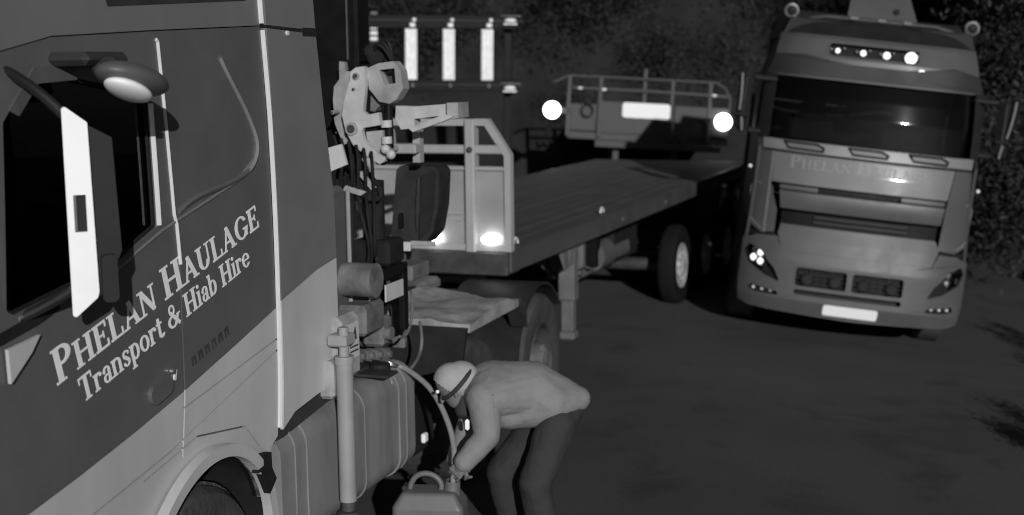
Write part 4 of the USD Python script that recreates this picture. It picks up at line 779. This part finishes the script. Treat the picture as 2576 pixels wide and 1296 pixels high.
# windscreen and interior
ws = Polygon([(-1.14, 2.2), (1.14, 2.2), (1.12, 2.9), (-1.12, 2.9)])
obj('windscreen', face(ws, -.01, .006, .07), 'windscreen_glass', gl, smooth=60)
for s in (-1, 1): obj('screen_pillar', face(Polygon([(s * 1.08, 2.2), (s * 1.19, 2.2), (s * 1.18, 2.9), (s * 1.06, 2.9)]), -.005, .05), 'black_plastic', gl)
obj('dashboard', hull([(x_, y_, z_) for x_ in (-1.05, 1.05) for y_, z_ in ((.35, 1.6), (.45, 2.2), (.7, 2.22), (.95, 2.0), (.95, 1.6))]), 'black_plastic', gl)
obj('cab_back_wall', rbox(-1.1, 1.1, 2.1, 2.16, 1.0, 3.5), 'seat_cloth', gl)
for x_ in (-.78, .30):
    s_ = obj('seat', cat_([hull([(x_ + a, y_, z_) for a in (0, .5) for y_, z_ in ((1.35, 1.6), (1.5, 2.4), (1.62, 2.4), (1.55, 1.6))]), rbox(x_, x_ + .5, .95, 1.5, 1.55, 1.72, .05)]), 'seat_cloth', gl); obj('headrest', rbox(x_ + .1, x_ + .4, 1.5, 1.62, 2.42, 2.62, .04), 'seat_cloth', s_)
sw = np.array([(.55 + .2 * math.cos(a), .92 + .1 * math.sin(a), 2.12 + .15 * math.sin(a)) for a in np.linspace(0, 2 * math.pi, 30)]); obj('steering_wheel', tube(sw, .015), 'black_plastic', gl)
# visor, roof front, light bar, roof
vz = Polygon([(-1.17, 2.90), (1.17, 2.90), (1.10, 3.07), (.80, 3.13), (.55, 3.09), (.3, 3.06), (-.3, 3.06), (-.55, 3.09), (-.80, 3.13), (-1.10, 3.12)])
obj('sun_visor', sheet(vz, .02, lambda a, b, t: np.stack([a, F(a, 3.0) - .05 + (b - 2.9) * .1 + t - .02, b], 1), .09), 'cab_mid', gl)
obj('visor_lip', sheet(rrect(-1.12, 1.12, 2.885, 2.905, .008), .03, lambda a, b, t: np.stack([a, F(a, 3.0) - .06 + t - .02, b], 1), .09), 'cab_grey', gl)
lb = rrect(-.55, .40, 3.15, 3.28, .03)
rf = Polygon([(-1.10, 3.115), (-.80, 3.135), (-.55, 3.095), (-.3, 3.065), (.3, 3.065), (.55, 3.095), (.80, 3.135), (1.10, 3.075), (1.06, 3.36), (-1.06, 3.36)])
obj('roof_front', face(rf.difference(lb), .0, .03), 'cab_grey', gl)
obj('roof_dark_band', face(Polygon([(-1.06, 3.365), (1.06, 3.365), (.99, 3.55), (-.99, 3.55)]), -.01, .03), 'black_plastic', gl)
bar = obj('light_bar', face(lb, -.08, .02), 'black_plastic', gl, label='recess with four roof spot lamps')
for x_, r_ in ((-.46, .026), (-.19, .030), (.06, .036), (.32, .058)):
    c_ = (x_, float(F(x_, 3.21)) + .01, 3.205); b_ = obj('roof_spot', lathe([(r_ * .3, -.03), (r_ * .7, -.02), (r_ * 1.1, 0)], c_, (-.1, -1, .0), 20), 'chrome', bar); obj('bulb', ball((c_[0], c_[1] - .005, c_[2]), r_ * .62, 2, (1, .7, 1.2)), 'lit_lens_small', b_)  # bulbs are given a glow in place of glints off the spots
    for k in range(2): obj('bezel_chip', ball((x_ - .07 + .14 * k, c_[1], 3.215 + .02 * k), .012), 'dull_chrome', bar)
obj('visor_marker', ball((.44, float(F(.44, 3.08)) - .03, 3.075), .022, 2, (1.6, 1, .6)), 'lit_lens_small', gl)
obj('cab_roof', hull([(x_, y_, z_) for x_, y_, z_ in [(s * .98, .75, 3.52) for s in (-1, 1)] + [(s * .95, 1.0, 3.62) for s in (-1, 1)] + [(s * 1.05, 2.2, 3.62) for s in (-1, 1)] + [(s * 1.1, 2.2, 3.3) for s in (-1, 1)] + [(s * 1.06, .8, 3.3) for s in (-1, 1)]]), 'cab_mid', gl)
for s in (-1, 1):
    sp = Polygon([(.34, .45), (.32, 1.1), (.36, 2.1), (.52, 2.22), (.66, 2.9), (.70, 3.1), (.80, 3.36), (2.2, 3.4), (2.2, 1.0), (2.1, .95), (1.95, .6), (1.0, .6), (.9, .45)])
    spw = Polygon([(.62, 2.25), (.86, 2.85), (1.4, 2.85), (1.4, 2.2)])
    obj('cab_side', sheet(sp.difference(spw), .03, lambda a, b, t: np.stack([s * (np.interp(b, ZN, HW) - .01 - t), a, b], 1), .15), 'cab_mid', gl)
    obj('door_glass', sheet(spw.buffer(.01), .006, lambda a, b, t: np.stack([s * (np.interp(b, ZN, HW) - .035 - t), a, b], 1)), 'window_glass', gl)
    m_ = obj('wing_mirror', rbox(*sorted((s * 1.32, s * 1.46)), .42, .54, 2.22, 2.88, .06), 'black_plastic', gl); 
    obj('mirror_edge', cat_([tube(smooth_path([(s * 1.46 + .015, .41, 2.86), (s * 1.445 + .015, .405, 2.65), (s * 1.43, .41, 2.46)], 10), .014), tube(smooth_path([(s * 1.40, .41, 2.38), (s * 1.385, .405, 2.30), (s * 1.38, .41, 2.24)], 10), .014)]), 'cab_silver_light', m_)  # pale tubes painted as the glints down the mirror housing
    obj('mirror_split', rbox(*sorted((s * 1.315, s * 1.47)), .405, .42, 2.40, 2.43, .004), 'black_rubber', m_)
    obj('mirror_arm', rbox(*sorted((s * 1.05, s * 1.32)), .46, .54, 2.80, 2.86, .02), 'black_plastic', m_); obj('mirror_arm', rbox(*sorted((s * 1.05, s * 1.32)), .46, .54, 2.22, 2.28, .02), 'black_plastic', m_)
    obj('side_repeater', ball((s * 1.23, .45, 1.86), .022), 'reflector', gl)
    rg = obj('roof_beacon', lathe([(.055, .0), (.078, -.01), (.082, -.03), (.07, -.09), (.0, -.10)], (s * .98, .80, 3.60), (0, -1, 0), 28), 'dull_chrome', gl, label='round roof lamp with a bright rim')
    obj('beacon_lens', lathe([(0, .006), (.045, .004), (.058, -.002), (.058, -.03), (0, -.03)], (s * .98, .80, 3.60), (0, -1, 0), 24), 'black_metal', rg); obj('beacon_stem', cyl((s * .96, .86, 3.45), (s * .98, .86, 3.58), .018), 'dark_steel', rg)
    simple_wheel(gl, (s * 1.23 + (.0 if s > 0 else .0), 1.38, .5), .5, .30) if s > 0 else simple_wheel(gl, (-.93, 1.38, .5), .5, .30)
obj('roof_bar', tube([(-.95, .86, 3.50), (-.6, .80, 3.57), (.6, .80, 3.57), (.95, .86, 3.50)], .022), 'dark_steel', gl)
for x_ in (-.30, .0, .28): obj('bar_clip', rbox(x_ - .05, x_ + .05, .76, .80, 3.56, 3.60, .01), 'cab_silver', gl)
rs = obj('roof_deflector', hull([(-.36, .9, 3.60), (.40, .9, 3.60), (-.30, 1.2, 4.05), (.26, 1.2, 4.05), (-.36, 1.0, 3.60), (.40, 1.0, 3.60), (-.30, 1.3, 4.05), (.26, 1.3, 4.05)]), 'cab_grey', gl, label='pale deflector panel standing on the roof'); obj('deflector_hole', cyl((.17, .93, 3.70), (.17, .98, 3.70), .032), 'black_rubber', rs)
# the rest of the lorry behind the cab
for x_ in (-.45, .37): obj('chassis_rail', rbox(x_, x_ + .08, .8, 8.2, .72, .98), 'dark_steel', gl)
obj('body', rbox(-1.2, 1.2, 2.6, 8.4, 1.05, 1.28, .02), 'dark_steel', gl); obj('body_front', rbox(-1.2, 1.2, 2.55, 2.6, 1.0, 2.6, .01), 'cab_mid', gl)
for y_ in (5.6, 6.95):
    for x_ in (-.92, 1.23): simple_wheel(gl, (x_, y_, .5), .5, .34)
    obj('axle', cyl((-.9, y_, .5), (.9, y_, .5), .08), 'dark_steel', gl)
obj('axle', cyl((-.9, 1.38, .5), (.9, 1.38, .5), .07), 'dark_steel', gl); obj('engine', rbox(-.42, .42, .5, 2.1, .5, 1.3, .06), 'black_metal', gl)
for s in (-1, 1): obj('front_step', rbox(*sorted((s * .75, s * 1.2)), .35, .95, .38, .75, .03), 'black_plastic', gl)

# ------------------------------------------------------------------ the person bending over the jerrycan
pe = thing('person', 'person in a pale jacket and cap bending down over a jerrycan beside the fuel tank', 'person')
J = {k: np.array(v) for k, v in dict(
    skull=(-.352, 7.475, 1.062), skull2=(-.300, 7.480, 1.075), jaw=(-.325, 7.462, .965), neck=(-.235, 7.495, 1.03), chest=(-.12, 7.52, .985), waist=(.10, 7.55, .985), pelvis=(.27, 7.56, .93),
    shN=(-.165, 7.345, 1.00), elN=(-.150, 7.285, .79), wrN=(-.275, 7.262, .655), shF=(-.175, 7.70, .97), elF=(-.265, 7.64, .74), wrF=(-.335, 7.50, .60),
    hipN=(.255, 7.455, .875), knN=(.115, 7.365, .49), anN=(.175, 7.40, .10), toN=(.00, 7.36, .05), hipF=(.24, 7.665, .87), knF=(-.07, 7.62, .48), anF=(.0, 7.70, .10), toF=(-.18, 7.67, .05)).items()}
def limb(chain, rad, join=()):
    parts = []
    for a, b in chain:
        s = [m3.Manifold.sphere(float(rad[k]), 24).translate([float(x) for x in J[k]]) for k in (a, b)]
        parts.append(m3.Manifold.batch_hull(s))
    return parts
def solid(parts, edge=.025, it=12, lam=.5):
    m = m3.Manifold.batch_boolean(parts, m3.OpType.Add).refine_to_length(edge); a = m.to_mesh()
    t = trimesh.Trimesh(a.vert_properties[:, :3], a.tri_verts); 
    trimesh.smoothing.filter_taubin(t, lamb=lam, nu=.52, iterations=it); return t
def wrinkle(t, amp, sc, seed=0.0):
    t = t.copy(); n = meshkit.fbm(t.vertices * sc + seed) if hasattr(meshkit, 'fbm') else np.zeros(len(t.vertices)); t.vertices = t.vertices + t.vertex_normals * (amp * np.ravel(n))[:, None]; return t
R = dict(skull=.092, skull2=.090, jaw=.055, neck=.055, chest=.120, waist=.105, pelvis=.090, shN=.055, elN=.040, wrN=.028, shF=.055, elF=.040, wrF=.028, hipN=.070, knN=.050, anN=.038, toN=.034, hipF=.070, knF=.050, anF=.038, toF=.034)
body = limb([('skull', 'skull2'), ('skull', 'jaw'), ('skull2', 'neck'), ('neck', 'chest'), ('chest', 'waist'), ('waist', 'pelvis'), ('chest', 'shN'), ('shN', 'elN'), ('elN', 'wrN'), ('chest', 'shF'), ('shF', 'elF'), ('elF', 'wrF'), ('pelvis', 'hipN'), ('hipN', 'knN'), ('knN', 'anN'), ('anN', 'toN'), ('pelvis', 'hipF'), ('hipF', 'knF'), ('knF', 'anF'), ('anF', 'toF')], R)
def sph(c, r): return m3.Manifold.sphere(float(r), 20).translate([float(x) for x in c])
def bone(a, b, r0, r1): return m3.Manifold.batch_hull([sph(a, r0), sph(b, r1)])
# nose, brow, ear on the downward turned face
fd = np.array([-.55, -.12, -.83]); fd /= np.linalg.norm(fd); hd = J['skull']
body += [bone(hd + fd * .085, hd + fd * .118 + np.array([.012, 0, -.012]), .016, .013), bone(hd + np.array([.02, -.088, -.02]), hd + np.array([.03, -.094, -.06]), .014, .011)]
def hand(w, dirv, side_, palm_n, curl):
    """palm, four unequal fingers curling around, thumb leaving the side near the wrist."""
    dirv = np.array(dirv, float); dirv /= np.linalg.norm(dirv); n = np.array(palm_n, float); n -= dirv * (n @ dirv); n /= np.linalg.norm(n); s = np.cross(dirv, n) * side_
    P = [bone(w, w + dirv * .05, .026, .026)]; base = w + dirv * .085
    P.append(m3.Manifold.batch_hull([sph(w + dirv * .03 + s * .022, .016), sph(w + dirv * .03 - s * .022, .016), sph(base + s * .034, .013), sph(base - s * .034, .013)]))
    for k, L in enumerate((.072, .080, .075, .058)):
        p = base + s * (.033 - .022 * k); dd = dirv.copy()
        for j, fr in enumerate((.42, .32, .26)):
            a = curl * (.5 + .35 * j); d2 = dd * math.cos(a) + n * math.sin(a); q_ = p + d2 * L * fr; P.append(bone(p, q_, .0095 - .0008 * j, .009 - .0008 * j)); p, n2 = q_, n; dd = d2
    tb = w + dirv * .03 + s * .03; t1 = tb + (dirv * .6 + s * .7 + n * .3) * .038; t2 = t1 + (dirv * .8 + n * .6) * .03
    return P + [bone(tb, t1, .014, .0115), bone(t1, t2, .0115, .0095)]
handN, handF = hand(J['wrN'], (-.50, .05, -.60), 1, (.1, .75, -.45), .95), hand(J['wrF'], (.15, -.55, -.62), -1, (.5, -.3, .4), .85)
body_mesh = solid(body + handN + handF, .016, 8)
obj('body', body_mesh, 'skin', pe, smooth=True)
for s_ in (1,): obj('eye', ball(hd + fd * .088 + np.array([-.03, -.035, .025]), .011), 'ribbed_white', pe, smooth=True)
# jacket
RJ = dict(neck=.070, chest=.170, waist=.160, pelvis=.150, shN=.092, elN=.070, wrN=.052, shF=.092, elF=.070, wrF=.052)
J['hem'] = np.array((.25, 7.56, .950)); RJ['hem'] = .145; J['tail'] = np.array((.365, 7.56, .925)); RJ['tail'] = .066; J['hipc'] = np.array((.20, 7.47, .925)); RJ['hipc'] = .118; J['hipd'] = np.array((.20, 7.65, .925)); RJ['hipd'] = .115; J['hem2'] = np.array((.10, 7.50, .90)); RJ['hem2'] = .105; J['nk'] = np.array((-.205, 7.50, 1.015)); RJ['nk'] = .080; J['bel'] = np.array((-.03, 7.46, .885)); RJ['bel'] = .085
def blob(keys, rad): return m3.Manifold.batch_hull([sph(J[k], rad[k]) for k in keys])
J['hipc'] = np.array((.21, 7.485, .93)); J['hipd'] = np.array((.21, 7.64, .93)); RJ.update(hipc=.112, hipd=.112, hem=.120, tail=.058, waist=.158, elN=.060, wrN=.045, shN=.086, elF=.060, wrF=.045); J['tail'] = np.array((.372, 7.56, .935)); J['hem'] = np.array((.18, 7.56, .955))
jk = limb([('nk', 'chest'), ('chest', 'shN'), ('shN', 'elN'), ('elN', 'wrN'), ('chest', 'shF'), ('shF', 'elF'), ('elF', 'wrF')], RJ) + [blob(('waist', 'hipc', 'hipd', 'hem', 'tail'), RJ), blob(('chest', 'waist', 'bel', 'hem2'), RJ), blob(('chest', 'shN', 'shF', 'waist'), RJ), blob(('hem2', 'waist', 'hipc', 'hipd'), RJ)]
jk = wrinkle(wrinkle(solid(jk, .016, 26), .018, 8.0), .007, 17.0, 3.0)
obj('jacket', jk, 'jacket', pe, smooth=True, label='pale plain jacket riding up over the back')
for w_, e_, r_ in (('wrN', 'elN', .052), ('wrF', 'elF', .052)):
    d_ = (J[w_] - J[e_]) / np.linalg.norm(J[w_] - J[e_]); obj('cuff', lathe([(.034, .012), (.042, .010), (.047, .0), (.048, -.03), (.044, -.04)], J[w_] + d_ * .03, d_, 24), 'jacket', pe, smooth=True)
cl = J['nk'] - J['chest']; cl /= np.linalg.norm(cl); obj('collar', lathe([(.062, .07), (.072, .075), (.086, .05), (.09, .0), (.085, -.02)], J['nk'] + cl * .01, cl, 28), 'jacket', pe, smooth=True)
J['pelvis2'] = np.array((.275, 7.56, .87)); J['hipN2'] = J['hipN'] + [-.01, .01, -.06]; RT = dict(pelvis2=.112, hipN2=.100, hipN=.100, knN=.082, anN=.072, hipF=.108, knF=.082, anF=.072)
tr = wrinkle(solid(limb([('pelvis2', 'hipN2'), ('hipN2', 'knN'), ('knN', 'anN'), ('pelvis2', 'hipF'), ('hipF', 'knF'), ('knF', 'anF')], RT), .02, 12), .026, 9.0, 5.0)
obj('trousers', tr, 'trousers', pe, smooth=True, label='dark loose trousers')
for a_, t_ in (('anN', 'toN'), ('anF', 'toF')):
    A_, T_ = J[a_], J[t_]; dd = T_ - A_; dd[2] = 0; dd /= np.linalg.norm(dd); sd = np.array([-dd[1], dd[0], 0])
    bt = solid([m3.Manifold.batch_hull([sph(A_ + [0, 0, -.035] - dd * .05, .05), sph(A_ + [0, 0, -.04] + dd * .12, .048), sph(A_ + [0, 0, -.055] + dd * .20, .038)]), bone(A_, A_ + [0, 0, .06], .062, .064)], .015, 8); bt.vertices[:, 2] = np.maximum(bt.vertices[:, 2], .012)
    b_ = obj('boot', bt, 'leather', pe, smooth=True); obj('sole', rbox(-.10, .25, -.05, .05, 0.0, .022, .006).apply_transform(frame((A_[0], A_[1], .0), dd, sd, (0, 0, 1))), 'black_rubber', b_)
# cap with a dark strap across it, scarf below the chin
cap = solid([sph(J['skull'] + [0, 0, .004], .104), sph(J['skull2'] + [.004, 0, .0], .104), m3.Manifold.batch_hull([sph(J['skull2'], .102), sph(J['neck'] + [.0, .0, -.01], .078)])], .015, 6)
cap = wrinkle(cap, .004, 22.0); fm = cap.triangles_center; keep = ((fm - (hd + fd * .045)) @ fd) < .0
cap.update_faces(keep); cap.remove_unreferenced_vertices(); obj('cap', cap, 'cap_cloth', pe, smooth=True, label='light knitted cap pulled over the head')
sn = np.array([.72, .10, -.68]); sn /= np.linalg.norm(sn)
cc_ = J['skull'] + np.array([.030, 0, -.004]); u_ = np.cross(sn, [0, 1.0, 0]); u_ /= np.linalg.norm(u_); v_ = np.cross(sn, u_)
ringp = np.array([cc_ + (u_ * math.cos(a) + v_ * math.sin(a)) * (.117) for a in np.linspace(0, 2 * math.pi, 41)])
st_ = tube(ringp, .013, 8); obj('head_strap', st_, 'strap_cloth', pe, smooth=True, label='dark strap around the light cap')
obj('scarf', wrinkle(solid([bone((-.285, 7.44, .905), (-.27, 7.46, .955), .045, .06), bone((-.27, 7.46, .955), (-.2, 7.49, .97), .06, .07)], .015, 6), .008, 25.0), 'strap_cloth', pe, smooth=True)
obj('zip_tag', hull([(-.262 + a * .012, 7.34 + b * .004, .845 + c * .022) for a in (-1, 1) for b in (-1, 1) for c in (-1, 1)] + [(-.262, 7.34, .845 + .034), (-.262, 7.34, .845 - .034)]), 'reflector', pe, label='small white chip added as a glint at the chest')  # white chip made up to stand in for a glint

# ------------------------------------------------------------------ jerrycan and hose
jc = thing('jerrycan', 'pale plastic jerrycan standing on the tarmac in front of the stooping person', 'jerrycan', frame((-.475, 7.30, 0), (math.cos(-.10), math.sin(-.10), 0), (-math.sin(-.10), math.cos(-.10), 0), (0, 0, 1)))
bd = m3.Manifold.batch_hull([sph((sx * .165, sy * .09, z_), .035) for sx in (-1, 1) for sy in (-1, 1) for z_ in (.035, .40)] + [sph((sx * .13, sy * .07, .46), .03) for sx in (-1, 1) for sy in (-1, 1)])
bmesh = bd.refine_to_length(.03).to_mesh(); obj('can_body', trimesh.Trimesh(bmesh.vert_properties[:, :3], bmesh.tri_verts), 'can_plastic', jc, smooth=40)
for z_ in (.14, .30): obj('can_rib', cat_([rbox(-.203, .203, -.129, .129, z_, z_ + .022, .01)]), 'can_plastic', jc)
obj('can_handle', tube(smooth_path([(-.115, 0, .47), (-.105, 0, .52), (-.07, 0, .565), (.0, 0, .575), (.045, 0, .55), (.055, 0, .46)], 30), .016, 12), 'can_plastic', jc, smooth=True)
nk = obj('can_neck', lathe([(.030, .05), (.042, .055), (.045, .0), (.05, -.02)], (.125, 0, .485), (.1, 0, 1), 24), 'can_plastic', jc); obj('neck_mouth', lathe([(0, .0), (.030, .0), (.030, .01)], (.128, 0, .52), (.1, 0, 1), 20), 'black_rubber', nk)
obj('cap_hinge', cat_([rbox(-.15, -.12, -.03, .03, .485, .51, .008), cyl((-.14, -.035, .50), (-.14, .035, .50), .014)]), 'dark_plastic', jc)
hs = smooth_path([(-.70, 7.60, 1.02), (-.715, 7.70, 1.075), (-.675, 7.78, 1.085), (-.59, 7.74, 1.05), (-.47, 7.63, .965), (-.395, 7.52, .855), (-.350, 7.42, .745), (-.338, 7.34, .65), (-.342, 7.295, .57), (-.348, 7.29, .50), (-.35, 7.29, .40)], 90)
ho = obj('siphon_hose', tube(hs, .0165, 12), 'hose_rubber', smooth=True); tag(ho, 'pale bendy hose arching from the fuel tank down into the jerrycan', 'hose')
